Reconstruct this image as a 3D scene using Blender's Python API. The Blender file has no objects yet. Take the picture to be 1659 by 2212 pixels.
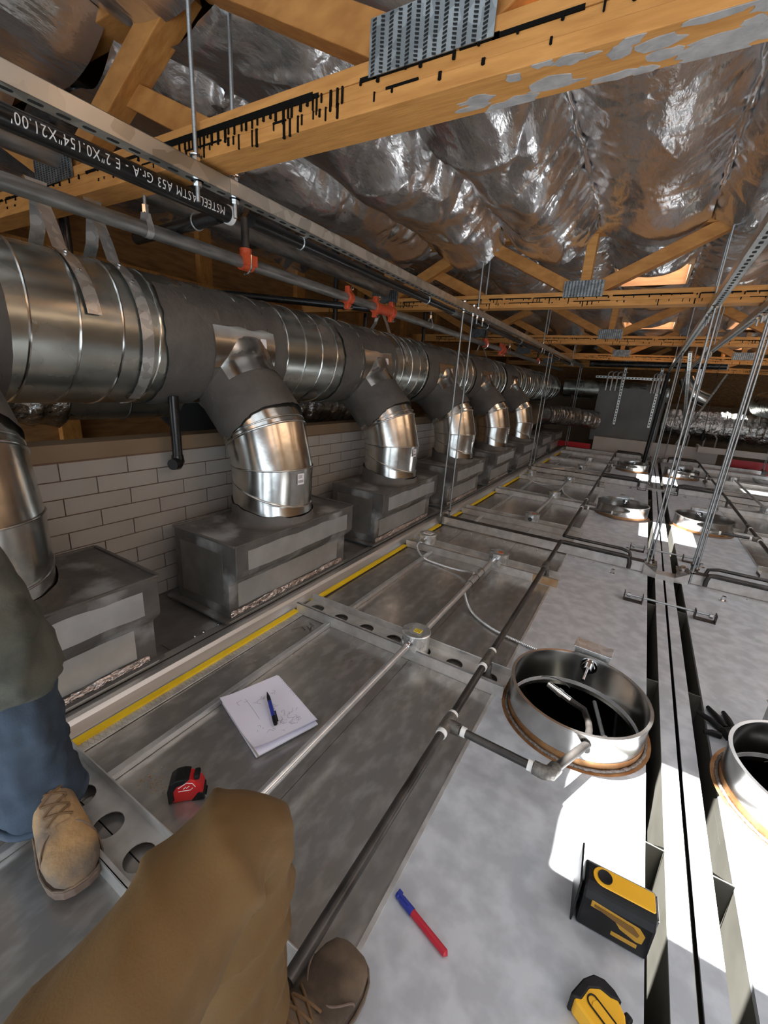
import bpy, math, random
import numpy as np
from mathutils import Vector, Matrix, noise
random.seed(7); rng = np.random.default_rng(5)
PI = math.pi
scene = bpy.context.scene
COL = scene.collection
# ---------------------------------------------------------------- camera, sky, sun, exposure
cam_d = bpy.data.cameras.new('camera'); cam = bpy.data.objects.new('camera', cam_d); COL.objects.link(cam)
RW = Matrix(((0.85417143, 0.51562463, 0.0672489), (-0.20731832, 0.21909085, 0.95342452), (0.47687554, -0.82832991, 0.29403958)))
CAMZ = 1.05
cam.matrix_world = Matrix.Translation((0, 0, CAMZ)) @ RW.transposed().to_4x4()
cam_d.sensor_fit = 'VERTICAL'; cam_d.sensor_height = 36.0; cam_d.lens = 918.96 / 2212 * 36.0
cam_d.clip_start = 0.02; cam_d.clip_end = 100
scene.camera = cam
world = bpy.data.worlds.new('world'); scene.world = world; world.use_nodes = True
wn = world.node_tree.nodes; wn.clear()
bg = wn.new('ShaderNodeBackground'); wo = wn.new('ShaderNodeOutputWorld')
bg.inputs[0].default_value = (0.80, 0.90, 1.0, 1); bg.inputs[1].default_value = 2.4
world.node_tree.links.new(bg.outputs[0], wo.inputs[0])
sun_d = bpy.data.lights.new('sun', 'SUN'); sun = bpy.data.objects.new('sun', sun_d); COL.objects.link(sun)
SUN_DIR = Vector((0.24, -0.12, -1.0)).normalized()
sun_d.energy = 42; sun_d.angle = 0.012; sun_d.color = (1, 0.985, 0.955)
sun.rotation_euler = SUN_DIR.to_track_quat('-Z', 'Y').to_euler(); sun.location = (-0.5, 0.2, 6)
scene.view_settings.view_transform = 'Standard'; scene.view_settings.look = 'None'
scene.view_settings.exposure = 0.5; scene.view_settings.gamma = 1.0; scene.view_settings.use_curve_mapping = False

# ---------------------------------------------------------------- helpers
def vnoise(x, y, seed=0):
    x = np.asarray(x, float); y = np.asarray(y, float)
    xi = np.floor(x).astype(np.int64); yi = np.floor(y).astype(np.int64); fx = x - xi; fy = y - yi
    fx = fx * fx * (3 - 2 * fx); fy = fy * fy * (3 - 2 * fy)
    def h(a, b):
        n = (a * 374761393 + b * 668265263 + seed * 974634777) & 0xffffffff
        n = ((n ^ (n >> 13)) * 1274126177) & 0xffffffff
        return ((n ^ (n >> 16)) & 0xffff) / 65535.0
    return (h(xi, yi) * (1 - fx) + h(xi + 1, yi) * fx) * (1 - fy) + (h(xi, yi + 1) * (1 - fx) + h(xi + 1, yi + 1) * fx) * fy

class MB:
    """collects geometry for ONE mesh; m is applied to every vertex"""
    def __init__(s, m=None): s.v = []; s.f = []; s.m = m
    def add(s, vs, fs):
        o = len(s.v)
        s.v += [tuple(s.m @ Vector(p)) if s.m else tuple(p) for p in vs]
        s.f += [tuple(i + o for i in f) for f in fs]
        return s
    def box(s, x0, x1, y0, y1, z0, z1):
        return s.add([(x0,y0,z0),(x1,y0,z0),(x1,y1,z0),(x0,y1,z0),(x0,y0,z1),(x1,y0,z1),(x1,y1,z1),(x0,y1,z1)],
            [(0,3,2,1),(4,5,6,7),(0,1,5,4),(1,2,6,5),(2,3,7,6),(3,0,4,7)])
    def bar(s, p0, p1, w, h, up=(0,0,1)):
        p0 = Vector(p0); p1 = Vector(p1); d = (p1 - p0).normalized(); up = Vector(up)
        a = d.cross(up)
        if a.length < 1e-4: a = d.cross(Vector((0,1,0)))
        a.normalize(); b = a.cross(d).normalized(); a *= w / 2; b *= h / 2
        vs = [p + q for p in (p0, p1) for q in (-a - b, a - b, a + b, -a + b)]
        return s.add(vs, [(0,1,2,3)[::-1],(4,5,6,7),(0,1,5,4),(1,2,6,5),(2,3,7,6),(3,0,4,7)])
    def tube(s, pts, r, n=12, cap=True, closed=False):
        pts = [Vector(p) for p in pts]; N = len(pts); rs = r if isinstance(r, (list, tuple)) else [r] * N
        vs = []; fs = []; prev = None
        for i, p in enumerate(pts):
            if closed: t = pts[(i + 1) % N] - pts[i - 1]
            else: t = pts[min(i + 1, N - 1)] - pts[max(i - 1, 0)]
            t.normalize()
            if prev is None:
                a = t.cross(Vector((0,0,1)))
                if a.length < 1e-3: a = t.cross(Vector((1,0,0)))
            else: a = prev - t * prev.dot(t)
            a.normalize(); prev = a; b = t.cross(a)
            for k in range(n):
                c = 2 * PI * k / n; vs.append(p + (a * math.cos(c) + b * math.sin(c)) * rs[i])
        M = N if closed else N - 1
        for i in range(M):
            for k in range(n):
                j = (i + 1) % N; fs.append((i*n+k, i*n+(k+1)%n, j*n+(k+1)%n, j*n+k))
        if cap and not closed: fs.append(tuple(range(n))[::-1]); fs.append(tuple((N-1)*n + k for k in range(n)))
        return s.add(vs, fs)
    def cyl(s, p0, p1, r, n=16, r2=None): return s.tube([p0, p1], [r, r if r2 is None else r2], n)
    def ring(s, c, nrm, R, r, n=40, m=8):
        nrm = Vector(nrm).normalized(); a = nrm.orthogonal().normalized(); b = nrm.cross(a); c = Vector(c)
        return s.tube([c + (a*math.cos(t) + b*math.sin(t))*R for t in (2*PI*i/n for i in range(n))], r, m, closed=True)
    def lathe(s, prof, c, axis=(0,0,1), n=32):
        """prof: (radius, height) list along axis"""
        ax = Vector(axis).normalized(); a = ax.orthogonal().normalized(); b = ax.cross(a); c = Vector(c); vs = []; fs = []
        for r, h in prof:
            for k in range(n):
                t = 2*PI*k/n; vs.append(c + ax*h + (a*math.cos(t) + b*math.sin(t))*r)
        for i in range(len(prof) - 1):
            for k in range(n): fs.append((i*n+k, i*n+(k+1)%n, (i+1)*n+(k+1)%n, (i+1)*n+k))
        return s.add(vs, fs)
    def prism(s, poly, axis, a0, a1):
        """poly: 2-D points, extruded along 'x','y' or 'z' (poly axes are the other two in order)"""
        f = {'x': lambda p, t: (t, p[0], p[1]), 'y': lambda p, t: (p[0], t, p[1]), 'z': lambda p, t: (p[0], p[1], t)}[axis]
        n = len(poly); vs = [f(p, a0) for p in poly] + [f(p, a1) for p in poly]
        return s.add(vs, [tuple(range(n))[::-1], tuple(range(n, 2*n))] + [(i, (i+1)%n, n+(i+1)%n, n+i) for i in range(n)])
    def grid(s, P, wrapu=False):
        """P: array (U,V,3)"""
        U, V = P.shape[:2]
        fs = [(i*V+j, ((i+1)%U)*V+j, ((i+1)%U)*V+j+1, i*V+j+1) for i in range(U if wrapu else U-1) for j in range(V-1)]
        return s.add([tuple(map(float, p)) for p in P.reshape(-1, 3)], fs)
    def plate(s, x0, x1, y0, y1, z0, z1, cx, cy, r, n=32):
        """slab with one round hole"""
        an = sorted(set([2*PI*i/n for i in range(n)] + [math.atan2(y-cy, x-cx) % (2*PI) for x in (x0,x1) for y in (y0,y1)]))
        def rim(t):
            dx, dy = math.cos(t), math.sin(t); k = 1e9
            if dx > 1e-9: k = min(k, (x1-cx)/dx)
            if dx < -1e-9: k = min(k, (x0-cx)/dx)
            if dy > 1e-9: k = min(k, (y1-cy)/dy)
            if dy < -1e-9: k = min(k, (y0-cy)/dy)
            return (cx+dx*k, cy+dy*k)
        N = len(an); I = [(cx+r*math.cos(t), cy+r*math.sin(t)) for t in an]; O = [rim(t) for t in an]
        vs = [(*p, z1) for p in I] + [(*p, z1) for p in O] + [(*p, z0) for p in I] + [(*p, z0) for p in O]; fs = []
        for i in range(N):
            j = (i+1) % N
            fs += [(i, N+i, N+j, j), (2*N+i, 2*N+j, 3*N+j, 3*N+i), (i, j, 2*N+j, 2*N+i), (N+i, 3*N+i, 3*N+j, N+j)]
        return s.add(vs, fs)

MESH_CACHE = {}
def obj(name, mb, mat, parent=None, smooth=None, kind=None, bevel=None, label=None):
    """one mesh object; geometry is given in world space and stored relative to its parent"""
    base = Vector((0,0,0)); p = parent
    while p is not None: base = base + p.location; p = p.parent
    me = bpy.data.meshes.new(name); me.from_pydata([tuple(Vector(v) - base) for v in mb.v], [], mb.f); me.update()
    me.materials.append(mat)
    if smooth:
        me.shade_smooth(); me.set_sharp_from_angle(angle=math.radians(smooth))
    o = bpy.data.objects.new(name, me); COL.objects.link(o); o.parent = parent
    if kind: o['kind'] = kind
    if label: o['label'] = label
    if bevel:
        b = o.modifiers.new('bevel', 'BEVEL'); b.width = bevel; b.segments = 2; b.limit_method = 'ANGLE'
    return o
def tag(o, label, cat, group=None):
    o['label'] = label; o['category'] = cat
    if group: o['group'] = group
    return o
def thing(name, label, cat, loc=(0,0,0), group=None):
    o = bpy.data.objects.new(name, None); COL.objects.link(o); o.location = loc; o.empty_display_size = 0.05
    return tag(o, label, cat, group)
def struct(name, mb, mat, **k):
    o = obj(name, mb, mat, **k); o['kind'] = 'structure'; return o
def copy_thing(root, loc, label, group=None):
    r = root.copy(); COL.objects.link(r); r.location = loc; r['label'] = label
    if group: r['group'] = group
    for ch in list(root.children):
        c = ch.copy(); COL.objects.link(c); c.parent = r
        for g in list(ch.children):
            d = g.copy(); COL.objects.link(d); d.parent = c
    return r
ORD = ['first', 'second', 'third', 'fourth', 'fifth', 'sixth', 'seventh', 'eighth', 'ninth']

# ---------------------------------------------------------------- materials
def mat(name, c1, c2=None, metal=0.0, rough=0.5, scale=8.0, bump=0.0, bscale=40.0, rvar=0.0, stretch=(1,1,1), vor=False, detail=4.0, lo=0.35, hi=0.65, spec=None, bdist=0.01, c3=None, s3=2.0, lo3=0.5, hi3=0.62, emit=None, rot=0.0):
    m = bpy.data.materials.new(name); m.use_nodes = True; nt = m.node_tree; N = nt.nodes; L = nt.links
    b = N['Principled BSDF']; b.inputs['Metallic'].default_value = metal; b.inputs['Roughness'].default_value = rough
    b.inputs['Base Color'].default_value = (*c1, 1)
    if spec is not None: b.inputs['Specular IOR Level'].default_value = spec
    tc = N.new('ShaderNodeTexCoord'); mp = N.new('ShaderNodeMapping'); mp.inputs['Scale'].default_value = stretch; mp.inputs['Rotation'].default_value = (0, 0, rot)
    L.new(tc.outputs['Object'], mp.inputs['Vector'])
    if c2 is not None:
        if vor:
            nz = N.new('ShaderNodeTexVoronoi'); nz.inputs['Scale'].default_value = scale; src = nz.outputs['Color']
            sp = N.new('ShaderNodeSeparateColor'); L.new(src, sp.inputs[0]); src = sp.outputs[0]
        else:
            nz = N.new('ShaderNodeTexNoise'); nz.inputs['Scale'].default_value = scale; nz.inputs['Detail'].default_value = detail; src = nz.outputs['Fac']
        L.new(mp.outputs[0], nz.inputs['Vector'])
        rp = N.new('ShaderNodeValToRGB'); rp.color_ramp.elements[0].position = lo; rp.color_ramp.elements[1].position = hi
        rp.color_ramp.elements[0].color = (*c1, 1); rp.color_ramp.elements[1].color = (*c2, 1)
        L.new(src, rp.inputs[0]); out = rp.outputs[0]
        if c3 is not None:
            n3 = N.new('ShaderNodeTexNoise'); n3.inputs['Scale'].default_value = s3; n3.inputs['Detail'].default_value = 6
            L.new(mp.outputs[0], n3.inputs['Vector']); r3 = N.new('ShaderNodeMapRange'); r3.inputs[1].default_value = lo3; r3.inputs[2].default_value = hi3
            L.new(n3.outputs['Fac'], r3.inputs[0]); mx = N.new('ShaderNodeMix'); mx.data_type = 'RGBA'
            L.new(r3.outputs[0], mx.inputs[0]); L.new(out, mx.inputs[6]); mx.inputs[7].default_value = (*c3, 1); out = mx.outputs[2]
        L.new(out, b.inputs['Base Color'])
        if rvar:
            mr = N.new('ShaderNodeMapRange'); mr.inputs[3].default_value = rough - rvar; mr.inputs[4].default_value = rough + rvar
            L.new(src, mr.inputs[0]); L.new(mr.outputs[0], b.inputs['Roughness'])
    if bump:
        bn = N.new('ShaderNodeTexNoise'); bn.inputs['Scale'].default_value = bscale; bn.inputs['Detail'].default_value = 5
        L.new(mp.outputs[0], bn.inputs['Vector']); bp = N.new('ShaderNodeBump'); bp.inputs['Strength'].default_value = bump; bp.inputs['Distance'].default_value = bdist
        L.new(bn.outputs['Fac'], bp.inputs['Height']); L.new(bp.outputs[0], b.inputs['Normal'])
    return m
G = {}
G['galv'] = mat('galvanised', (0.52,0.54,0.54), (0.70,0.72,0.71), metal=0.75, rough=0.33, scale=38, vor=True, rvar=0.06)
G['duct'] = mat('spiral_duct_steel', (0.40,0.43,0.405), (0.55,0.58,0.55), metal=0.92, rough=0.27, scale=5, rvar=0.08, bump=0.12, bscale=6, bdist=0.02)
G['elbow'] = mat('elbow_steel', (0.55,0.55,0.52), (0.72,0.72,0.69), metal=1, rough=0.20, scale=9, rvar=0.05, bump=0.06, bscale=9, bdist=0.02)
G['stainless'] = mat('stainless', (0.50,0.49,0.47), (0.60,0.59,0.57), metal=1, rough=0.22, scale=12, rvar=0.05)
G['sheet'] = mat('dirty_steel_sheet', (0.37,0.355,0.335), (0.56,0.545,0.525), metal=0.72, rough=0.26, scale=17, rvar=0.0, lo=0.46, hi=0.74, detail=8, bump=0.03, bscale=5, stretch=(1.7,0.8,1))
G['panel'] = mat('hood_roof_sheet', (0.46,0.48,0.51), (0.60,0.622,0.655), metal=0.25, rough=0.42, scale=16, rvar=0.1, detail=7, lo=0.4, hi=0.62)
G['channel'] = mat('channel_steel', (0.50,0.49,0.47), (0.64,0.63,0.61), metal=0.6, rough=0.35, scale=20, rvar=0.08)
G['alu'] = mat('aluminium', (0.50,0.50,0.49), (0.62,0.62,0.61), metal=0.85, rough=0.38, scale=20, stretch=(1,0.05,1), rvar=0.06)
G['strut'] = mat('strut_zinc', (0.46,0.48,0.46), (0.60,0.62,0.59), metal=0.9, rough=0.36, scale=24, vor=True, rvar=0.06)
G['rod'] = mat('zinc_rod', (0.34,0.37,0.38), (0.46,0.49,0.50), metal=0.9, rough=0.4, scale=300, bump=0.4, bscale=900, stretch=(0.05,0.05,1), bdist=0.002)
G['mastic'] = mat('duct_mastic', (0.085,0.079,0.072), (0.12,0.112,0.103), rough=0.62, scale=9, bump=0.5, bscale=26, bdist=0.012, detail=6)
G['smear'] = mat('smeared_mastic', (0.075,0.071,0.066), (0.12,0.115,0.108), rough=0.5, scale=9, bump=0.35, bscale=22, c3=(0.30,0.31,0.31), s3=5, lo3=0.53, hi3=0.66)
G['boxpanel'] = mat('box_panel', (0.46,0.48,0.48), (0.56,0.58,0.58), metal=0.75, rough=0.40, scale=10, rvar=0.07)
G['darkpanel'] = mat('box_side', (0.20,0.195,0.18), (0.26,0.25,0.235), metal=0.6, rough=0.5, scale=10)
G['tape'] = mat('foil_tape', (0.70,0.62,0.60), (0.85,0.80,0.78), metal=1, rough=0.22, scale=50, bump=1.0, bscale=60, bdist=0.02, stretch=(1,0.3,1))
G['foil'] = mat('foil_facing', (0.70,0.70,0.70), (0.85,0.85,0.86), metal=0.92, rough=0.22, scale=3, rvar=0.06, bump=0.35, bscale=7, bdist=0.03, stretch=(2.4,0.8,1), rot=0.6)
G['foilduct'] = mat('foil_wrap', (0.55,0.54,0.52), (0.72,0.71,0.69), metal=1, rough=0.24, scale=8, bump=0.8, bscale=22, bdist=0.03)
G['wood'] = mat('truss_timber', (0.46,0.205,0.052), (0.65,0.315,0.092), rough=0.6, scale=7, stretch=(1.2,9,9), bump=0.12, bscale=20, detail=6, lo=0.3, hi=0.7, spec=0.3)
G['wood_d'] = mat('web_timber', (0.37,0.155,0.038), (0.54,0.25,0.068), rough=0.6, scale=7, stretch=(2,9,4), bump=0.12, bscale=20, detail=6, lo=0.3, hi=0.7, spec=0.3)
G['ply'] = mat('plywood', (0.62,0.36,0.18), (0.78,0.50,0.28), rough=0.65, scale=5, stretch=(1,6,6), detail=5)
G['osb'] = mat('wall_boarding', (0.22,0.105,0.035), (0.36,0.18,0.06), rough=0.7, scale=6, stretch=(3,1.2,7), detail=6)
G['tar'] = mat('black_glue', (0.004,0.0035,0.003), rough=0.6, spec=0.1)
G['cement'] = mat('grey_smear', (0.30,0.29,0.28), (0.42,0.40,0.38), rough=0.8, scale=30, bump=0.3)
G['plate'] = mat('nail_plate', (0.19,0.21,0.215), (0.28,0.305,0.31), metal=0.8, rough=0.42, scale=40, vor=True)
G['gapskin'] = mat('gap_side_steel', (0.125,0.12,0.10), (0.16,0.155,0.135), metal=0.3, rough=0.5, scale=8)  # steel darkened for the faces inside the gap, shade put into the colour
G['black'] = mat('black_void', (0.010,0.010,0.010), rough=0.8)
G['blackpipe'] = mat('black_steel_pipe', (0.010,0.010,0.010), (0.022,0.021,0.020), metal=0.1, rough=0.25, scale=10)
G['greypipe'] = mat('old_steel_pipe', (0.20,0.20,0.19), (0.38,0.375,0.36), metal=0.75, rough=0.40, scale=14, stretch=(3,0.6,3), rvar=0.08)
G['gaspipe'] = mat('dark_iron_pipe', (0.030,0.027,0.025), (0.075,0.068,0.062), metal=0.5, rough=0.38, scale=14, rvar=0.08)
G['fitting'] = mat('cast_iron_fitting', (0.10,0.09,0.08), (0.19,0.175,0.155), metal=0.6, rough=0.45, scale=40, bump=0.3, bscale=90)
G['white'] = mat('white_tape', (0.80,0.79,0.76), rough=0.6)
G['orange'] = mat('orange_red_coupling', (0.55,0.070,0.020), (0.70,0.11,0.035), rough=0.45, scale=30)
G['yellow'] = mat('yellow_strip', (0.90,0.58,0.004), (0.95,0.66,0.01), rough=0.5, scale=10)
G['perf'] = mat('ribbed_strip', (0.62,0.62,0.60), (0.80,0.80,0.78), metal=0.6, rough=0.4, scale=40)
G['tile'] = mat('glazed_tile', (0.30,0.285,0.262), (0.36,0.345,0.32), rough=0.35, scale=4)
G['grout'] = mat('brown_grout', (0.17,0.10,0.075), rough=0.9)
G['tan'] = mat('bare_wallboard', (0.20,0.145,0.090), (0.25,0.185,0.12), rough=0.8, scale=3)
G['greywall'] = mat('grey_board', (0.16,0.17,0.17), (0.22,0.23,0.23), rough=0.6, scale=2)
G['paint'] = mat('off_white_board', (0.60,0.56,0.52), (0.67,0.63,0.59), rough=0.6, scale=3)
G['red'] = mat('red_panel', (0.72,0.008,0.02), rough=0.4)
G['floor'] = mat('dark_floor', (0.03,0.03,0.03), rough=0.8)
G['emt'] = mat('conduit', (0.62,0.64,0.65), (0.74,0.76,0.77), metal=0.8, rough=0.30, scale=30)
G['paper'] = mat('paper', (0.74,0.73,0.84), (0.80,0.79,0.90), rough=0.8, scale=5)
G['card'] = mat('notebook_cover', (0.42,0.35,0.29), rough=0.8)
G['ink'] = mat('ink', (0.05,0.05,0.09), rough=0.8)
G['sticker'] = mat('white_sticker', (0.82,0.81,0.82), rough=0.5)
G['print'] = mat('black_print', (0.03,0.03,0.03), rough=0.6)
G['lettering'] = mat('white_print', (0.78,0.77,0.74), rough=0.7)
G['weld'] = mat('weld_bead', (0.22,0.20,0.19), (0.36,0.33,0.31), metal=0.7, rough=0.4, scale=120, bump=0.8, bscale=180)
G['scorch'] = mat('weld_scorch', (0.30,0.13,0.045), (0.46,0.27,0.13), metal=0.7, rough=0.4, scale=18)
G['rust'] = mat('rust_scorched_steel', (0.40,0.20,0.06), (0.55,0.42,0.28), metal=0.6, rough=0.45, scale=9)
G['redplastic'] = mat('red_plastic', (0.52,0.012,0.016), (0.60,0.018,0.02), rough=0.35, scale=6)
G['blackplastic'] = mat('black_rubber', (0.006,0.006,0.006), (0.013,0.012,0.013), rough=0.5, scale=20, spec=0.25)
G['yellowplastic'] = mat('yellow_plastic', (0.85,0.43,0.015), (0.90,0.48,0.02), rough=0.4, scale=10)
G['blueplastic'] = mat('blue_plastic', (0.02,0.035,0.30), rough=0.4)
G['penred'] = mat('red_pen_plastic', (0.52,0.02,0.04), rough=0.4)
G['denim'] = mat('blue_denim', (0.022,0.036,0.058), (0.055,0.080,0.115), rough=0.9, scale=9, bump=0.25, bscale=240, bdist=0.004, c3=(0.15,0.16,0.16), s3=5, lo3=0.56, hi3=0.75)
G['drab'] = mat('grey_green_canvas', (0.060,0.066,0.055), (0.115,0.115,0.090), rough=0.9, scale=8, bump=0.25, bscale=200, bdist=0.004, c3=(0.020,0.020,0.018), s3=6, lo3=0.57, hi3=0.7)
G['duckcloth'] = mat('brown_duck_cloth', (0.125,0.070,0.021), (0.165,0.093,0.029), rough=0.85, scale=6, bump=0.2, bscale=320, bdist=0.003, c3=(0.070,0.042,0.016), s3=5, lo3=0.52, hi3=0.72)
G['boot_tan'] = mat('tan_suede', (0.42,0.25,0.105), (0.50,0.31,0.14), rough=0.9, scale=9, bump=0.3, bscale=70, c3=(0.15,0.115,0.085), s3=8, lo3=0.42, hi3=0.62)
G['boot_brown'] = mat('brown_suede', (0.115,0.080,0.052), (0.185,0.130,0.085), rough=0.9, scale=10, bump=0.3, bscale=70, c3=(0.065,0.045,0.03), s3=8, lo3=0.5, hi3=0.66)
G['sole'] = mat('boot_sole', (0.12,0.085,0.065), (0.20,0.14,0.11), rough=0.8, scale=30)
G['lace'] = mat('lace', (0.16,0.09,0.04), rough=0.9)
G['amber'] = mat('dark_amber_panel', (0.16,0.075,0.008), rough=0.4)
G['label'] = mat('shaded_yellow_label', (0.40,0.20,0.012), (0.48,0.25,0.02), rough=0.5, scale=40)  # yellow dimmed to carry the shade on the level's front
G['chrome'] = mat('chrome', (0.75,0.75,0.75), metal=1, rough=0.12)
G['orangesticker'] = mat('orange_sticker', (0.85,0.16,0.04), rough=0.5)
G['yellowsticker'] = mat('yellow_sticker', (0.90,0.72,0.03), rough=0.5)
# ================================================================ THE SETTING
struct('floor', MB().box(-6, 6, -4, 13, -2.3, -2.2), G['floor'])
HX, HY0 = 0.31, 0.0                                   # mirror line of the two hood rows
OPEN = [(-0.57, 0.10, 1.04, 1.62), (-0.42, 0.06, 4.08, 4.70), (-0.50, 0.08, 6.85, 7.50), (0.70, 1.25, 6.9, 7.5), (0.67, 2.38, -1.2, -0.25), (0.67, 2.38, -0.05, 0.85), (1.24, 2.38, 1.1, 3.1), (1.24, 2.38, 3.5, 5.4), (0.80, 1.30, 9.85, 10.18), (-1.62, -0.48, -1.4, -0.5)]   # roof openings x0,x1,y0,y1; the wide ones are unseen, added for bounce light
xb = sorted(set([-6, 6.0] + [v for o in OPEN for v in o[:2]])); yb = sorted(set([-1.6, 13.0] + [v for o in OPEN for v in o[2:]]))
deck = MB()
for i in range(len(xb) - 1):
    for j in range(len(yb) - 1):
        cx, cy = (xb[i] + xb[i+1]) / 2, (yb[j] + yb[j+1]) / 2
        if any(o[0] < cx < o[1] and o[2] < cy < o[3] for o in OPEN): continue
        deck.box(xb[i], xb[i+1], yb[j], yb[j+1], 2.40, 2.43)
ceiling = struct('ceiling', deck, G['osb'])
for (x0, x1, y0, y1) in OPEN:                        # boards lining each opening
    for b in ((x0-.018, x0, y0, y1), (x1, x1+.018, y0, y1), (x0-.018, x1+.018, y0-.018, y0), (x0-.018, x1+.018, y1, y1+.018)):
        obj('curb_board', MB().box(*b, 2.0, 2.44), G['ply'], ceiling)
TR = [0.98, 3.31, 5.62, 7.93, 10.24]                # truss lines
BW = 0.573
bx0 = -3.345
def batt(x0, x1, y0, y1, seed, hi, fold=1.0):
    nu = 66 if hi else 34; nv = max(20, int((y1 - y0) / (0.017 if hi else 0.04))); U, V = np.meshgrid(np.linspace(0, 1, nu), np.linspace(0, 1, nv), indexing='ij')
    L = y1 - y0; W = x1 - x0; X = x0 + W * U; Y = y0 + L * V; edge = np.abs(2*U - 1); r = np.random.default_rng(seed)
    z = 2.105 - 0.105 * (1.75 if fold > 2 else 1.0) * (1 - edge**2.2) * (0.7 + 0.6*vnoise(V*2.2 + seed, U*0 + 2, seed))
    z -= 0.060 * np.exp(-((1 - V) * L / 0.25)**2) + 0.03 * np.exp(-(V * L / 0.2)**2)
    z += 0.020 * fold * (vnoise(X*3.3*fold, Y*2.2*fold, seed + 3) - .5)
    # sharp pulled folds that start at the stapled seams and die out towards the middle
    for k in range(int((60 if hi else 16) * L / 2)):
        side = r.integers(0, 2); px = 0.0 if side == 0 else W; py = r.uniform(-.1, L + .1); a = r.uniform(0.25, 1.1) * (1 if r.random() < .75 else -1)
        dx, dy = math.cos(a) * (1 if side == 0 else -1), math.sin(a); ln = r.uniform(.12, .42); A = fold * r.uniform(.004, .014) * (1 if r.random() < .7 else -1); w = r.uniform(.006, .016)
        qx = X - x0 - px; qy = Y - y0 - py; s = qx*dx + qy*dy; d = -qx*dy + qy*dx + .012*np.sin(s*r.uniform(8, 20) + r.uniform(0, 6))
        z += A * np.exp(-np.abs(d)/(w*(1 + 1.5*np.clip(s/ln, 0, 1)))) * np.clip(1 - s/ln, 0, 1) * (s > -.03)
    for k in range(int((9 if hi else 4) * L / 2)):        # long soft bends across the sheet
        px, py = r.uniform(0, W), r.uniform(0, L); a = r.uniform(-1.3, 1.3); dx, dy = math.cos(a), math.sin(a); ln = r.uniform(.12, .3)
        s = (X - x0 - px)*dx + (Y - y0 - py)*dy; d = -(X - x0 - px)*dy + (Y - y0 - py)*dx
        z += fold * r.uniform(-.012, .012) * np.exp(-np.abs(d)/.03) * np.exp(-(s/ln)**2)
    z += 0.03 * edge**8 * (vnoise(V*L*13, U*0, seed+9) - .5) + 0.0022*(vnoise(X*45 + Y*25, Y*40 - X*20, seed+5) - .5)
    X = X + 0.012 * (vnoise(Y*9, U*2, seed + 6) - .5) * edge
    return MB().grid(np.stack([X, Y, z], -1))
struct('wall_back_light_block', MB().box(-6, 6, -1.7, -1.6, 1.25, 2.4), G['osb'])  # unseen header, added to hold back light from behind the camera
YB = [(-1.5, 0.96)] + [(TR[i] + .02, TR[i+1] - .02) for i in range(4)] + [(10.26, 12.4)]
sd = 0
for bi, (y0, y1) in enumerate(YB):
    for k in range(13):
        x0 = bx0 + k * BW; x1 = x0 + BW; sd += 1
        seg = [(y0, y1)]
        for (ox0, ox1, oy0, oy1) in OPEN:
            if min(ox1, x1) - max(ox0, x0) > .2:
                seg = [s for a, b in seg for s in ((a, min(b, oy0)), (max(a, oy1), b)) if s[1] - s[0] > 0.06]
        for a, b in seg: obj('foil_batt', batt(x0, x1, a, b, sd, bi in (1, 2), 2.2 if (bi == 1 and x1 < -.4) else 1.5 if bi == 2 else 1.0), G['foil'], ceiling, smooth=70)
# lumpy foil seams along the purlins
for bi, (y0, y1) in enumerate(YB[1:4]):
    for k in range(2, 10):
        x = bx0 + k * BW; ys = np.arange(y0, y1, 0.03)
        zz = 2.088 + 0.014*vnoise(ys*14, ys*0, k + bi)
        if any(o[0]-.1 < x < o[1]+.1 for o in OPEN) and 0: continue
        obj('foil_seam', MB().tube([(x + .012*(vnoise(v*16, 0, k) - .5), v, z) for v, z in zip(ys, zz)], [0.008 + .012*float(vnoise(v*31, 1, k)) for v in ys], 6), G['foil'], ceiling, smooth=60)

# tiled wall on the left
wl = struct('wall_left', MB().box(-1.90, -1.786, -1.2, 9.6, -2.2, 0.75), G['tan'])
obj('grout_bed', MB().box(-1.786, -1.781, -0.4, 4.4, -0.2, 0.688), G['grout'], wl)
tm = None
for r_ in range(12):
    z1 = 0.684 - r_ * 0.067
    for c in range(18):
        y0 = -0.03 + c * 0.245 + (0.1225 if r_ % 2 else 0)
        if y0 > 4.0: continue
        if tm is None:
            t = obj('tile', MB().box(-1.781, -1.775, y0, y0 + 0.2405, z1 - 0.0625, z1), G['tile'], wl); tm = t; t0 = (y0, z1)
        else:
            t = tm.copy(); COL.objects.link(t); t.location = (0, y0 - t0[0], z1 - t0[1])
        t.parent = wl
struct('wall_left_upper', MB().box(-3.05, -2.95, -1.6, 12.4, -2.2, 2.4), G['osb'])
wu = bpy.data.objects['wall_left_upper']
for k in range(12):
    obj('stud', MB().box(-2.95, -2.90, -0.8 + k*1.0, -0.70 + k*1.0, 0.2, 2.1), G['wood_d'], wu)
obj('wall_rail', MB().box(-2.95, -2.88, -1.2, 12, 1.52, 1.62), G['wood_d'], wu)
struct('wall_right', MB().box(4.6, 4.7, -1.6, 12.4, -2.2, 2.4), G['osb'])
wf = struct('wall_far', MB().box(-6, 6, 12.4, 12.5, -2.2, 2.4), G['osb'])
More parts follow.
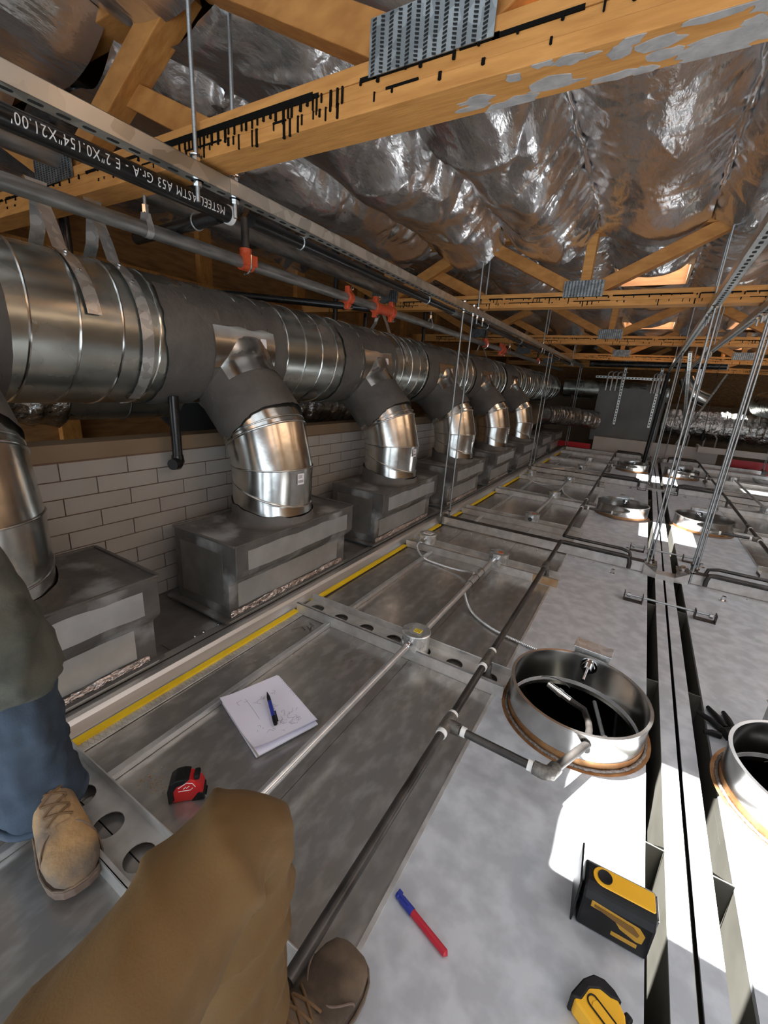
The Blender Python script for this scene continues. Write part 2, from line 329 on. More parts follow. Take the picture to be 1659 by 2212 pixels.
# wooden partition frames standing left of the duct
# ================================================================ TRUSSES
def laminated_chord(t, yc, first):
    b = 0.05; zs = (1.600, 1.630, 1.658, 1.689)
    for k in range(3):
        off = 0.002 * (k % 2)
        obj('lamination', MB().box(-3.0, 3.6, yc - b + off, yc + b - off, zs[k], zs[k+1] - 0.0006), G['wood'], t, bevel=0.0015)
    # glue that ran out of the joints
    m = MB(); r = random.Random(int(yc*10))
    for zi, dens in ((1.658, 1.0), (1.630, 0.45)):
        x = -2.6
        while x < 3.2:
            L = r.uniform(0.04, 0.25)
            if r.random() < 0.75 * (1 if dens == 1 else .6):
                m.box(x, x + L, yc - b - 0.0012, yc - b + .002, zi - 0.0035 * dens, zi + 0.0035 * dens + r.uniform(0, .002))
            x += L * r.uniform(0.8, 1.3)
        x = -2.6
        while x < 3.2:
            heavy = (-1.35 < x < -0.72) if first else (r.random() < .4)
            x += r.uniform(0.011, 0.03) * (1 if heavy else 3.0)
            if dens == 1 or r.random() < .5:
                ln = r.uniform(0.010, 0.036) if heavy else r.uniform(0.003, 0.014); w = r.uniform(0.0016, 0.0034)
                m.box(x - w, x + w, yc - b - 0.0022, yc - b + .001, zi - ln, zi + 0.001)
                m.lathe([(0.0001, -.0034), (w*1.25, -.0016), (w*1.25, .0008), (0.0001, .003)], (x, yc - b - 0.001, zi - ln), n=6)
    if first: m.box(-1.42, -0.80, yc - b - 0.0018, yc - b + .001, 1.652, 1.667)
    obj('glue_drips', m, G['tar'], t, kind='stuff')
def nail_plate(t, x0, x1, z0, z1, y, name='nail_plate'):
    p = obj(name, MB().box(x0, x1, y - 0.0025, y, z0, z1), G['plate'], t)
    m = MB(); nx = int((x1 - x0) / 0.020)
    for i in range(nx):
        xx = x0 + 0.010 + i * (x1 - x0 - .008) / nx
        for j in range(int((z1 - z0) / 0.0068)):
            zz = z0 + 0.004 + j * 0.0068; s = 0.0012 if i % 2 else -0.0012
            m.add([(xx - .0045, y - .0031, zz - .0013 + s), (xx + .0045, y - .0031, zz - .0013 - s), (xx + .0045, y - .0031, zz + .0013 - s), (xx - .0045, y - .0031, zz + .0013 + s)], [(0,1,2,3)])
            m.add([(xx - .0045, y - .0040, zz - .0024 + s), (xx + .0045, y - .0040, zz - .0024 - s), (xx + .0045, y - .0024, zz - .0013 - s), (xx - .0045, y - .0024, zz - .0013 + s)], [(0,1,2,3)])
    obj('punched_slots', m, G['black'], p, kind='stuff')
for i, yc in enumerate(TR):
    t = thing('roof_truss', ('nearest' if i == 0 else ORD[i]) + ' timber roof truss from the camera, with black glue drips along its bottom chord', 'truss', (0, yc, 1.6), 'timber roof trusses')
    laminated_chord(t, yc, i == 0)
    for b0 in (-2.01, -0.51, 0.99, 2.49):
        for tx in (b0 - 0.72, b0 + 0.72):
            obj('web_member', MB().bar((b0 + (0.06 if tx > b0 else -0.06), yc, 1.70), (tx, yc, 2.03), 0.075, 0.075), G['wood_d'], t, bevel=0.003)
        if i: obj('web_post', MB().box(b0 - .03, b0 + .03, yc - .035, yc + .035, 1.69, 2.02), G['wood'], t, bevel=0.003)
        w = 0.27 if i == 0 else 0.24
        nail_plate(t, b0 - w/2, b0 + w/2, 1.656, 1.752, yc - 0.0525)
        nail_plate(t, b0 - .74, b0 - .60, 1.965, 2.05, yc - 0.0405)
    obj('short_brace', MB().bar((-1.60, yc + .02, 1.86), (-1.20, yc + .02, 1.675), 0.04, 0.07), G['wood_d'], t, bevel=0.003)
    obj('top_chord', MB().box(-3.0, 3.6, yc - .045, yc + .045, 2.02, 2.10), G['wood_d'], t, bevel=0.003)
t1 = bpy.data.objects['roof_truss']
# grey cement smeared over the underside of the nearest chord
m = MB()
for k in range(34):
    cx = -0.45 + 0.55 * random.random()**.8; cy = 0.93 + 0.1*random.random(); rx = random.uniform(.015, .06); ry = random.uniform(.008, .020)
    pts = [(cx + rx*math.cos(a)*random.uniform(.6, 1.2), min(1.029, max(.931, cy + ry*math.sin(a)*random.uniform(.6, 1.2)))) for a in np.linspace(0, 2*PI, 13)[:-1]]
    m.prism(pts, 'z', 1.5988 - .0004*random.random(), 1.6002)
obj('cement_smear', m, G['cement'], t1, kind='stuff')
# ================================================================ HOODS (two rows, three each)
HOODY = [(0.02, 3.02), (3.12, 6.06), (6.16, 9.0)]
CH = [(0.33, 1.38, 2.45), (3.47, 4.45, 5.45), (6.5, 7.45, 8.5)]
COLY = [1.38, 4.45, 7.42]
ROWN = ['left', 'right']
def hood(row, k):
    mx = (lambda x: x) if row == 0 else (lambda x: 2*HX - x)
    y0, y1 = HOODY[k]; yc = COLY[k]; far = k > 0
    lab = [['nearest kitchen hood of the left row, steel roof carrying the notebook and boots', 'middle kitchen hood of the left row, before the second roof opening', 'farthest kitchen hood of the left row, by the off-white end board'],
           ['nearest kitchen hood of the right row, cut off by the right edge', 'middle kitchen hood of the right row, beyond the long hanger rods', 'farthest kitchen hood of the right row, by the off-white end board']][row][k]
    t = thing('kitchen_hood', lab, 'kitchen hood', (mx(-0.5), yc, 0), 'kitchen hoods in two rows')
    def X(a, b): return (min(mx(a), mx(b)), max(mx(a), mx(b)))
    # sheet-steel roof in three strips: dark folded sheets over the plenum, pale sheet round the collar
    for a, b, nm, mt_, z in ((-1.17, -1.002, 'edge_sheet', 'sheet', -0.002), (-0.998, -0.60, 'roof_sheet', 'sheet', 0.0), (-0.598, -0.255, 'roof_sheet', 'sheet', 0.0)):
        cuts = [y0, CH[k][0], CH[k][1], CH[k][2], y1]
        for q in range(4):
            obj(nm, MB().box(*X(a, b), cuts[q] + .0015, cuts[q+1] - .0015, z - .012, z - .0005*(q % 2)), G[mt_], t)
    obj('pale_roof_sheet', MB().plate(*X(-0.255, 0.22), y0, y1, -.012, 0.003, mx(0.0), yc, 0.205, 48), G['panel'], t)
    obj('sheet_edge_fold', MB().box(*X(-0.262, -0.252), y0, y1, -.002, 0.006), G['channel'], t)
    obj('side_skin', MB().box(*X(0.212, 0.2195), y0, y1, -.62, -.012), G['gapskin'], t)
    obj('hood_cavity', MB().box(*X(-1.15, -1.14), y0, y1, -.6, -.02).box(*X(-1.15, 0.2), y0, y1, -.62, -.61).box(*X(-1.15, .2), y0, y0 + .01, -.61, -.02).box(*X(-1.15, .2), y1 - .01, y1, -.61, -.02), G['black'], t)  # inner walls coloured black, standing in for the darkness inside
    # flat stiffener bar standing on the sheet
    for q in range(3):
        a = [y0 + .05, CH[k][0] + .06, CH[k][1] + .06][q]; b = [CH[k][0] - .06, CH[k][1] - .06, CH[k][2] - .06][q]
        if b - a > .1: obj('flat_bar', MB().box(*X(-1.012, -0.992), a, b, 0.0, 0.020), G['emt'], t, bevel=.002)
    # cross channels with knock-out holes
    for q, cy in enumerate(CH[k]):
        w = 0.058; xe = -.30 if (q == 0 and k == 0) else -.225; ch = obj('cross_channel', MB().box(*X(-1.19, xe), cy - w, cy - w + .004, 0.0, .052).box(*X(-1.19, xe), cy + w - .004, cy + w, 0.0, .052)
            .box(*X(-1.19, xe), cy - w - .0, cy - w + .012, .048, .052), G['channel'], t, bevel=.001)
        n = 7 if k == 0 else 5; dx = (xe + 1.182) / n; m = MB()
        for h in range(n):
            a = -1.185 + h * dx; m.plate(*X(a, a + dx), cy - w + .004, cy + w - .004, 0.018, 0.021, mx(a + dx/2), cy, 0.033, 20)
        obj('channel_web', m, G['channel'], ch)
        if q == 2 and k == 0: obj('scorched_end', MB().box(*X(-.36, -.222), cy - w - .0015, cy - w - .0005, .004, .050), G['rust'], ch)
    # welded exhaust collar
    c = (mx(0.0), yc, 0.0); R = 0.213
    col = obj('exhaust_collar', MB().lathe([(R, 0.0), (R, 0.112), (R + .004, 0.116), (R + .004, .120), (R - .006, .120), (R - .007, .112), (R - .007, -.02), (R - .004, -.02), (R - .004, -.03)], c, n=72), G['stainless'], t, smooth=30)
    obj('scorch_band', MB().lathe([(R + .0008, .003), (R + .0008, .022), (R + .0005, .030)], c, n=72), G['scorch'], col, smooth=60)
    m = MB(); pts = []
    for a in range(160):
        th = 2*PI*a/160; rr = R + .005 + .0014*random.random(); pts.append((c[0] + rr*math.cos(th), c[1] + rr*math.sin(th), .005))
    m.tube(pts, [.0042 + .0018*random.random() for _ in pts], 6, closed=True); obj('weld_bead', m, G['weld'], col, smooth=60)
    obj('heat_ring', MB().lathe([(R + .004, .0036), (R + .014, .0036), (R + .021, .0034)], c, n=72), G['scorch'], col)
    obj('inner_baffle', MB().add([(c[0] - .22, c[1] - .2, -.05), (c[0] - .22, c[1] + .2, -.05), (c[0] - .07, c[1] + .2, -.30), (c[0] - .07, c[1] - .2, -.30)], [(0,1,2,3)]).bar((c[0] - .10, c[1] - .22, -.1), (c[0] - .03, c[1] + .2, -.22), .03, .03), G['stainless'], col)
    if k < 3:   # heat detector through the far side, tie rod, and the fittings inside the throat
        a = math.radians(86 if row == 0 else 94); d = Vector((math.cos(a), math.sin(a), 0)); p = Vector(c) + d*(R - .004) + Vector((0, 0, .085))
        det = obj('heat_detector', MB().cyl(p + d*.05, p - d*.012, .022, 6).cyl(p - d*.012, p - d*.04, .014, 16).cyl(p - d*.04, p - d*.105, .0045, 10).lathe([(.03, .0), (.03, -.006), (.012, -.006)], p, axis=d, n=20), G['chrome'], col, smooth=40)
        bx = Vector(c) + d*(R + .045); ex = Vector((d.y, -d.x, 0))
        bb = MB(Matrix.Translation(bx) @ Matrix(((ex.x, d.x, 0, 0), (ex.y, d.y, 0, 0), (0, 0, 1, 0), (0, 0, 0, 1))))
        bb.box(-.060, .060, -.030, .030, .055, .135).box(-.066, .066, -.036, .036, .135, .139)
        obj('detector_box', bb, G['galv'], t, bevel=.003)
    if k == 0:
        q = Vector(c); obj('suppression_nozzle', MB().tube([q + Vector(v) for v in ((.055, -.215, .075), (.055, -.10, .055), (.05, -.04, .035), (.03, .0, .045), (-.02, .015, .05))], .0105, 12), G['gaspipe'], col, smooth=40)
        obj('nozzle_tip', MB().cyl(q + Vector((-.015, .013, .05)), q + Vector((-.095, .04, .062)), .0115, 14).cyl(q + Vector((-.045, .023, .054)), q + Vector((-.06, .028, .057)), .0145, 14), G['chrome'], col, smooth=40)
        m = MB().tube([q + Vector((-.075 + .05*math.cos(a), .035 + .0*a, .075 + .022*math.sin(a))) for a in np.linspace(0.3, 2.8, 14)], .0014, 6); obj('cap_wire', m, G['gaspipe'], col)
        obj('tie_rod', MB().cyl(q + Vector((.105, -.02, -.02)), q + Vector((.06, .17, -.03)), .007, 12), G['rod'], col)
        tb = MB(Matrix.Translation(q + Vector((.105, -.035, .0))) @ Matrix.Rotation(.5, 4, 'Z')).box(-.016, .016, -.040, .022, -.03, -.012).cyl((0, 0, -.015), (0, 0, .004), .011, 6)
        obj('tie_bracket', tb, G['chrome'], col, bevel=.003)
    # threaded tie brackets on the pale sheet
    for by in ([2.50] if k == 0 else [3.42, 5.9] if k == 1 else [6.4]):
        bxm = 0.15
        obj('tie_bracket', MB().box(*X(bxm - .045, bxm + .045), by - .02, by + .02, .003, .006).box(*X(bxm - .045, bxm - .041), by - .022, by + .022, .003, .05).box(*X(bxm + .041, bxm + .045), by - .022, by + .022, .003, .05), G['gaspipe'], t)
    for (sx, sy) in ((.03, y1 - .17), (.09, y0 + .25)):
        obj('stud_nut', MB().lathe([(.022, .003), (.022, .006), (.010, .006)], (mx(sx), sy, 0), n=16).lathe([(.0001, .028), (.011, .028), (.012, .006)], (mx(sx), sy, 0), n=6), G['chrome'], t)
    # side flange strip along the gap, with dividers between hoods
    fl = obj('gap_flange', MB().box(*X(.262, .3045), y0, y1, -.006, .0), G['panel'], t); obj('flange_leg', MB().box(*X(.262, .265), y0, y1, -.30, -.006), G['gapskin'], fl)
    nd = 4 if k == 0 else 3
    for q in range(nd):
        dy = y0 + (y1 - y0) * (q + .35) / nd
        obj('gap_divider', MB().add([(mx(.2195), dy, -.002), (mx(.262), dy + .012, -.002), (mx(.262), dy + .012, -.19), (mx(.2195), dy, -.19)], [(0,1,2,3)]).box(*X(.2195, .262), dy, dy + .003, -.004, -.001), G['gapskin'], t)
    return t
for row in (0, 1):
    for k in range(3): hood(row, k)
struct('gap_shade_1', MB().box(.2195, .4005, -.5, 9.0, -.64, -.60), G['black'])  # black sheet below the gap, standing in for its deep shade
# ---------------------------------------------------------------- hangers between hoods
def hanger(row, k, y, lab):
    mx = (lambda x: x) if row == 0 else (lambda x: 2*HX - x)
    def X(a, b): return (min(mx(a), mx(b)), max(mx(a), mx(b)))
    t = thing('hanger_angle', lab, 'steel angle', (mx(-.5), y, 0), 'hanger angles across the hoods')
    obj('angle_flange', MB().box(*X(-1.20, .225), y - .004, y, .006, .066), G['channel'], t)
    obj('angle_ledge', MB().box(*X(-1.20, .225), y - .0, y + .06, .062, .067), G['gaspipe'], t)
    for xx in (-1.22, .225):
        obj('end_bracket', MB().box(*X(xx - .035, xx + .035), y - .03, y + .085, .060, .068).box(*X(xx - .035, xx + .035), y - .03, y - .026, .006, .06).box(*X(xx - .035, xx - .031), y - .03, y + .085, .006, .06), G['fitting'], t, bevel=.002)
        for yy in (y, y + .16): obj('nut', MB().lathe([(.0001, .086), (.013, .086), (.013, .070), (.02, .070), (.02, .067)], (mx(xx), yy - (.0 if yy == y else .11), 0), n=6), G['chrome'], t)
    m = MB()
    for q in range(9): m.lathe([(.0001, .009), (.004, .006), (.005, .0)], (mx(-1.05 + .12*q), y - .05, .001), n=8)
    obj('rivets', m, G['chrome'], t, kind='stuff')
HNG = [3.0, 6.04, 9.0]
for row in (0, 1):
    for k, y in enumerate(HNG): hanger(row, k, y, [['dark steel hanger angle across the left hoods at the nearest joint', 'dark steel hanger angle across the left hoods at the second joint', 'dark steel hanger angle at the far end of the left hoods'], ['dark steel hanger angle across the right hoods at the nearest joint', 'dark steel hanger angle across the right hoods at the second joint', 'dark steel hanger angle at the far end of the right hoods']][row][k])
# bridge brackets in the gap at each joint
for k, y in enumerate(HNG[:2]):
    m = MB().add([(.19, y-.03, .07), (.26, y-.05, .03), (.36, y-.05, .03), (.43, y-.03, .07), (.43, y+.04, .07), (.36, y+.03, .03), (.26, y+.03, .03), (.19, y+.04, .07),
                  (.19, y-.03, .0), (.26, y-.05, .0), (.36, y-.05, .0), (.43, y-.03, .0)], [(0,1,6,7),(1,2,5,6),(2,3,4,5),(8,9,1,0),(9,10,2,1),(10,11,3,2)])
    tag(obj('bridge_bracket', m, G['channel']), 'bent steel bracket bridging the gap between hood rows at the %s joint' % ['nearest', 'second'][k], 'bracket', 'gap bridge brackets')
for k, y in enumerate((2.50, 3.42, 5.9, 6.4)):
    tag(obj('tie_rod', MB().cyl((.11, y, .034), (.51, y + .01, .034), .006, 10).cyl((.12, y, .034), (.135, y, .034), .012, 6).cyl((.485, y, .034), (.50, y, .034), .012, 6), G['rod'], smooth=40),
        'thin threaded tie rod across the gap between hoods, %s from the camera' % ORD[k], 'rod', 'tie rods across the hood gap')
# ---------------------------------------------------------------- suppression / gas pipe runs on the hood roofs
def pipe_run(row, k):
    mx = (lambda x: x) if row == 0 else (lambda x: 2*HX - x); y0, y1 = HOODY[k]; z = .095; yb_ = COLY[k] - .38
    t = thing('iron_pipe_run', ['dark iron pipe run on the %s left hood, teed off to its collar', 'dark iron pipe run on the %s right hood, teed off to its collar'][row] % ['nearest', 'middle', 'farthest'][k], 'pipe', (mx(-.31), COLY[k], 0), 'iron pipe runs on the hood roofs')
    ys = y0 + (.31 if k == 0 else -.02)
    obj('pipe', MB().cyl((mx(-.31), ys, z), (mx(-.31), y1 - .06, z), .0125, 14), G['gaspipe'], t, smooth=40)
    obj('branch_pipe', MB().cyl((mx(-.31), yb_, z), (mx(-.03), yb_ - .005, z), .0115, 14).cyl((mx(-.02), yb_, z), (mx(.055), yb_ + .175, z - .005), .0115, 14), G['gaspipe'], t, smooth=40)
    obj('tee_fitting', MB().cyl((mx(-.31), yb_ - .035, z), (mx(-.31), yb_ + .035, z), .019, 14).cyl((mx(-.31), yb_, z), (mx(-.27), yb_, z), .0185, 14), G['fitting'], t, smooth=40)
    obj('elbow_fitting', MB().tube([(mx(-.06), yb_ - .004, z), (mx(-.035), yb_ - .005, z), (mx(-.018), yb_ + .002, z), (mx(-.008), yb_ + .03, z)], [.018, .019, .019, .018], 14), G['fitting'], t, smooth=40)
    for yy in (yb_ - .042, yb_ + .042, COLY[k] - .055, COLY[k] + .055): obj('thread_tape', MB().cyl((mx(-.31), yy - .007, z), (mx(-.31), yy + .007, z), .0155, 14), G['white'], t, smooth=40)
    obj('thread_tape', MB().cyl((mx(-.266), yb_, z), (mx(-.252), yb_, z), .0145, 14), G['white'], t, smooth=40)
    obj('thread_tape', MB().cyl((mx(-.075), yb_ - .004, z), (mx(-.062), yb_ - .004, z), .0145, 14), G['white'], t, smooth=40)
    for yy in (COLY[k], COLY[k] + 1.06): obj('coupling', MB().cyl((mx(-.31), yy - .045, z), (mx(-.31), yy + .045, z), .018, 14), G['fitting'], t, smooth=40)
    for yy in (COLY[k] - .02, COLY[k] + 1.06): obj('stand_off', MB().cyl((mx(-.295), yy, .03), (mx(-.295), yy, z), .010, 12).lathe([(.03, .002), (.03, .012), (.018, .022), (.012, .05)], (mx(-.295), yy, 0), n=18), G['fitting'], t, smooth=40)
    # cross-over towards the gap near the hanger
    yy = y1 - .075
    obj('crossover_pipe', MB().tube([(mx(-.31), yy, z), (mx(-.29), yy + .02, z)] + [(mx(-.27), yy + .02, z), (mx(.07), yy + .02, z), (mx(.10), yy + .02, z - .005), (mx(.11), yy + .02, z - .04), (mx(.11), yy + .02, .02)], .0125, 12)
        .tube([(mx(-.30), yy + .12, z + .01), (mx(.05), yy + .12, z + .01), (mx(.10), yy + .11, z), (mx(.115), yy + .10, z - .05)], .0105, 12), G['gaspipe'], t, smooth=40)
for row in (0, 1):
    for k in range(3): pipe_run(row, k)
# ---------------------------------------------------------------- junction boxes, conduit, flexible cable
def jbox(x, y, lab, sticker=None, round_=True, base=.021):
    t = thing('junction_box', lab, 'junction box', (x, y, base), 'junction boxes on the cross channels')
    R = .055
    if round_:
        obj('body', MB().lathe([(R, base), (R, base + .082)], (x, y, 0), n=40), G['galv'], t, smooth=40)
        obj('lid', MB().lathe([(R + .002, base + .080), (R + .003, base + .086), (R, base + .089), (.0005, base + .089)], (x, y, 0), n=40), G['galv'], t, smooth=40)
    else:
        pol = [(x + R*1.05*math.cos(a), y + R*1.05*math.sin(a)) for a in np.linspace(PI/8, 2*PI + PI/8, 9)[:-1]]
        obj('body', MB().prism(pol, 'z', base, base + .082), G['galv'], t); obj('lid', MB().prism([(x + (p[0]-x)*1.05, y + (p[1]-y)*1.05) for p in pol], 'z', base + .082, base + .088), G['galv'], t)
    kn = MB()
    for a in (-.6, -2.4, .9): kn.lathe([(.0001, .002), (.011, .002), (.012, 0)], (x + R*math.cos(a), y + R*math.sin(a), base + .04), axis=(math.cos(a), math.sin(a), 0), n=16)
    obj('knockouts', kn, G['galv'], t)
    obj('connector', MB().cyl((x, y - R + .004, base + .058), (x, y - R - .03, base + .058), .0165, 14), G['chrome'], t, smooth=40)
    if sticker: 
        s = obj('sticker', MB().box(x - .008, x + .022, y - .014, y + .012, base + .0885, base + .0895) if sticker != 'sticker' else MB().box(x - .03, x + .03, y - .025, y + .02, base + .0885, base + .0895), G[sticker], t)
        m = MB()
        for q in range(3): m.box(x - .005 + (.0 if sticker != 'sticker' else -.02), x + .018, y - .010 + q*.008, y - .007 + q*.008, base + .0894, base + .0899)
        obj('sticker_print', m, G['print'], s)
    return t
def emt(x, y0, y1, lab, z=.079):
    tag(obj('conduit', MB().cyl((x, y0, z), (x, y1, z), .0125, 16), G['emt'], smooth=40), lab, 'conduit', 'steel conduits between junction boxes')
jbox(-.60, 1.37, 'round junction box with a yellow sticker beside the notebook, on the nearest hood', 'yellowsticker')
jbox(-.58, 2.44, 'eight-sided junction box with an orange sticker, on the nearest hood', 'orangesticker', False)
jbox(-1.06, 2.45, 'junction box with a white label and flexible cable, below the hanger rods', 'sticker')
jbox(-.61, 3.47, 'eight-sided junction box with orange sticker, just past the nearest hanger angle', 'orangesticker', False)
jbox(-.61, 4.45, 'round junction box with yellow sticker on the middle hood of the left row', 'yellowsticker')
jbox(-.61, 5.45, 'small square-looking junction box at the far end of the middle left hood', None, False)
jbox(-1.06, 5.45, 'junction box with curved cable on the middle left hood, nearest the ducts', 'sticker')
jbox(-.61, 7.45, 'round junction box on the farthest hood of the left row', None)
jbox(-.61, 6.5, 'eight-sided junction box on the farthest left hood, before its collar', None, False)
jbox(1.23, 4.45, 'junction box on the middle hood of the right row', None)
jbox(1.23, 5.45, 'eight-sided junction box at the far end of the middle right hood', None, False)
jbox(1.23, 7.45, 'round junction box on the farthest hood of the right row', None)
emt(-.60, .40, 1.30, 'bright steel conduit lying from the knee to the yellow-stickered junction box')
emt(-.592, 1.42, 2.37, 'steel conduit between the yellow- and orange-stickered boxes, strapped to a cable')
emt(-.61, 3.53, 4.38, 'steel conduit between the two boxes of the middle left hood')
emt(-.61, 4.51, 5.39, 'steel conduit beyond the yellow-stickered box of the middle left hood')
emt(-.61, 6.56, 7.39, 'steel conduit on the farthest left hood')
emt(1.23, 4.51, 5.39, 'steel conduit on the middle right hood'); emt(1.23, 5.52, 7.39, 'long steel conduit reaching the farthest right hood')
def flex(pts, lab):
    P = [Vector(p) for p in pts]; out = []
    for i in range(len(P) - 1):
        p0, p1, p2, p3 = P[max(i-1, 0)], P[i], P[i+1], P[min(i+2, len(P)-1)]
        n = max(4, int((p2 - p1).length / .0035))
        for q in range(n):
            t = q / n; out.append(.5*((2*p1) + (p2-p0)*t + (2*p0-5*p1+4*p2-p3)*t*t + (3*p1-p0-3*p2+p3)*t**3))
    tag(obj('flexible_cable', MB().tube(out, [.0072 if (i % 2) else .0056 for i in range(len(out))], 8), G['emt'], smooth=40), lab, 'cable', 'armoured cables')
flex([(-1.07, 2.39, .075), (-1.08, 2.33, .05), (-1.0, 2.27, .012), (-.86, 2.24, .010), (-.74, 2.22, .02), (-.655, 2.18, .05), (-.615, 2.09, .072), (-.61, 1.98, .072), (-.59, 1.90, .05), (-.52, 1.82, .012), (-.40, 1.74, .010), (-.25, 1.70, .012), (-.10, 1.68, .02), (-.02, 1.66, .06)], 'armoured cable snaking from the white-labelled box to the nearest collar')
flex([(-1.06, 5.39, .075), (-1.07, 5.33, .04), (-.98, 5.24, .012), (-.80, 5.18, .012), (-.66, 5.08, .05), (-.62, 4.95, .07), (-.56, 4.8, .03), (-.42, 4.66, .012), (-.22, 4.64, .012), (-.05, 4.70, .05)], 'armoured cable on the middle left hood running to its collar')
m = MB()
for yy in (2.16, 2.07, 1.97): tag(obj('cable_tie', MB().ring((-.595, yy, .077), (0, 1, .15), .0185, .0016, 20, 5), G['blackplastic'], smooth=40), 'black cable tie round the conduit, ' + {2.16: 'nearest the orange-stickered box', 2.07: 'middle of three', 1.97: 'nearest the yellow-stickered box'}[yy], 'cable tie', 'cable ties on the conduit')
# marker scribble on the sheet, rust specks
def ribbon(m, pts, w, z):
    for (a, b), (c, d) in zip(pts[:-1], pts[1:]):
        v = Vector((c - a, d - b, 0)); 
        if v.length < 1e-6: continue
        n = Vector((-v.y, v.x, 0)).normalized() * w / 2
        m.add([(a - n.x, b - n.y, z), (c - n.x, d - n.y, z), (c + n.x, d + n.y, z), (a + n.x, b + n.y, z)], [(0,1,2,3)])
hood0 = [o for o in bpy.data.objects if o.name == 'kitchen_hood'][0]
m = MB(); ribbon(m, [(-1.11, 1.20), (-1.09, 1.245), (-1.06, 1.235)], .003, .0012); ribbon(m, [(-1.075, 1.262), (-1.04, 1.25)], .003, .0012); ribbon(m, [(-1.06, 1.275), (-1.045, 1.245)], .003, .0012); ribbon(m, [(-1.085, 1.29), (-1.05, 1.28)], .003, .0012)
obj('marker_scribble', m, G['print'], hood0)
m = MB(); rs = random.Random(4)
for q in range(70):
    a = rs.gauss(0, .022); b = rs.gauss(0, .014); r0 = rs.uniform(.0006, .0022); m.prism([(-.915 + a + r0*math.cos(u), .462 + b + r0*math.sin(u)) for u in (0, 1.3, 2.5, 3.8, 5.1)], 'z', .0002, .0009)
obj('rust_specks', m, G['rust'], hood0, kind='stuff')
# ================================================================ SUPPLY PLENUM EDGE
t = thing('supply_plenum', 'long dark steel supply plenum with aluminium rail and yellow strip along the left hoods', 'plenum', (-1.4, 1.4, 0))
for q in range(8):
    obj('top_plate', MB().box(-1.775, -1.335, -.6 + q*1.2, .598 + q*1.2, .0, .024), G['smear'], t)
obj('rail', MB().prism([(-1.335, .0), (-1.335, .034), (-1.262, .034), (-1.256, .052), (-1.236, .052), (-1.226, .040), (-1.212, .012), (-1.205, .012), (-1.205, .0)], 'y', -.6, 9.0), G['alu'], t, bevel=.001)
obj('rail_groove', MB().box(-1.30, -1.294, -.6, 9.0, .034, .0352), G['gaspipe'], t)
for a, b in ((-.6, .275), (.385, 1.325), (1.435, 2.39), (2.51, 2.96), (3.1, 3.41), (3.53, 4.39), (4.51, 5.39), (5.51, 6.0), (6.1, 9.0)):
    obj('yellow_strip', MB().box(-1.205, -1.182, a, b, .002, .012), G['yellow'], t)
obj('ribbed_strip', MB().box(-1.182, -1.150, .39, 1.32, .0, .004), G['perf'], t)
m = MB()
for q in range(60):
    y = .39 + q*.0155; m.add([(-1.182, y, .0046), (-1.150, y + .012, .0046), (-1.150, y + .0145, .0046), (-1.182, y + .0025, .0046)], [(0,1,2,3)])
    m.add([(-1.182, y + .010, .0046), (-1.150, y, .0046), (-1.150, y + .0022, .0046), (-1.182, y + .0122, .0046)], [(0,1,2,3)])
obj('ribs', m, G['channel'], t, kind='stuff')
for y in (.95, 1.02, .91, 2.2):
    obj('rivet', MB().lathe([(.0001, .030), (.006, .028), (.008, .024)], (-1.352, y, 0), n=10), G['chrome'], t)
obj('seam_plate', MB().box(-1.40, -1.337, .80, 1.02, .024, .027), G['smear'], t)
# ================================================================ PLENUM BOXES + RISER ELBOWS
RY = [0.33, 1.45, 2.58, 3.74, 4.90, 6.08, 7.28, 8.35]
XC = -1.46; DX, DZ, DR = -1.85, 1.147, 0.254
prof = [(-1.655, .055), (-1.655, .385), (-1.268, .385), (-1.262, .378), (-1.262, .262), (-1.266, .245), (-1.285, .225), (-1.306, .210), (-1.312, .198), (-1.312, .055)]
def ragged(m, u0, u1, w0, w1, f, n=60, amp=.012, seed=0):
    """a patch with brushed, uneven long edges; f(u,w)->point"""
    us = np.linspace(u0, u1, n); ss = np.linspace(0, 1, n); lo = w0 + amp*(vnoise(ss*6, us*0, seed) - .5)*2 + amp*.35*(vnoise(ss*n*.4, us*0, seed+1) - .5)*2; hi = w1 + amp*(vnoise(ss*7, us*0 + 5, seed+2) - .5)*2 + amp*.35*(vnoise(ss*n*.4, us*0, seed+3) - .5)*2
    P = np.array([[f(u, a + (b - a)*s) for s in np.linspace(0, 1, 9)] for u, a, b in zip(us, lo, hi)]); m.grid(P); return m
y0 = RY[1]
b1 = thing('plenum_box', '', 'plenum box', (XC, y0, .05), 'stepped plenum boxes under the risers')
obj('body', MB().prism(prof, 'y', y0 - .40, y0 + .40), G['smear'], b1, bevel=.004)
obj('base_flange', MB().box(-1.69, -1.300, y0 - .435, y0 + .42, .047, .056).box(-1.318, -1.314, y0 - .42, y0 + .42, .0245, .052), G['smear'], b1)
obj('base_skirt', MB().box(-1.64, -1.3125, y0 - .405, y0 + .405, .0245, .047), G['boxpanel'], b1)
m = MB(); ragged(m, y0 - .34, y0 + .345, .266, .354, lambda u, w: (-1.2605, u, w), amp=.0035, seed=4); obj('upper_panel', m, G['boxpanel'], b1)
m = MB(); ragged(m, y0 - .355, y0 + .33, .086, .199, lambda u, w: (-1.3107, u, w), amp=.0025, seed=9); obj('lower_panel', m, G['boxpanel'], b1)
m = MB(); ragged(m, y0 - .40, y0 + .37, .054, .082, lambda u, w: (-1.309 + .006*float(vnoise(u*90, w*300, 3)), u, w), n=150, amp=.004, seed=2); obj('foil_tape', m, G['tape'], b1)
obj('side_panel', MB().box(-1.615, -1.345, y0 - .4015, y0 - .400, .10, .335), G['darkpanel'], b1)
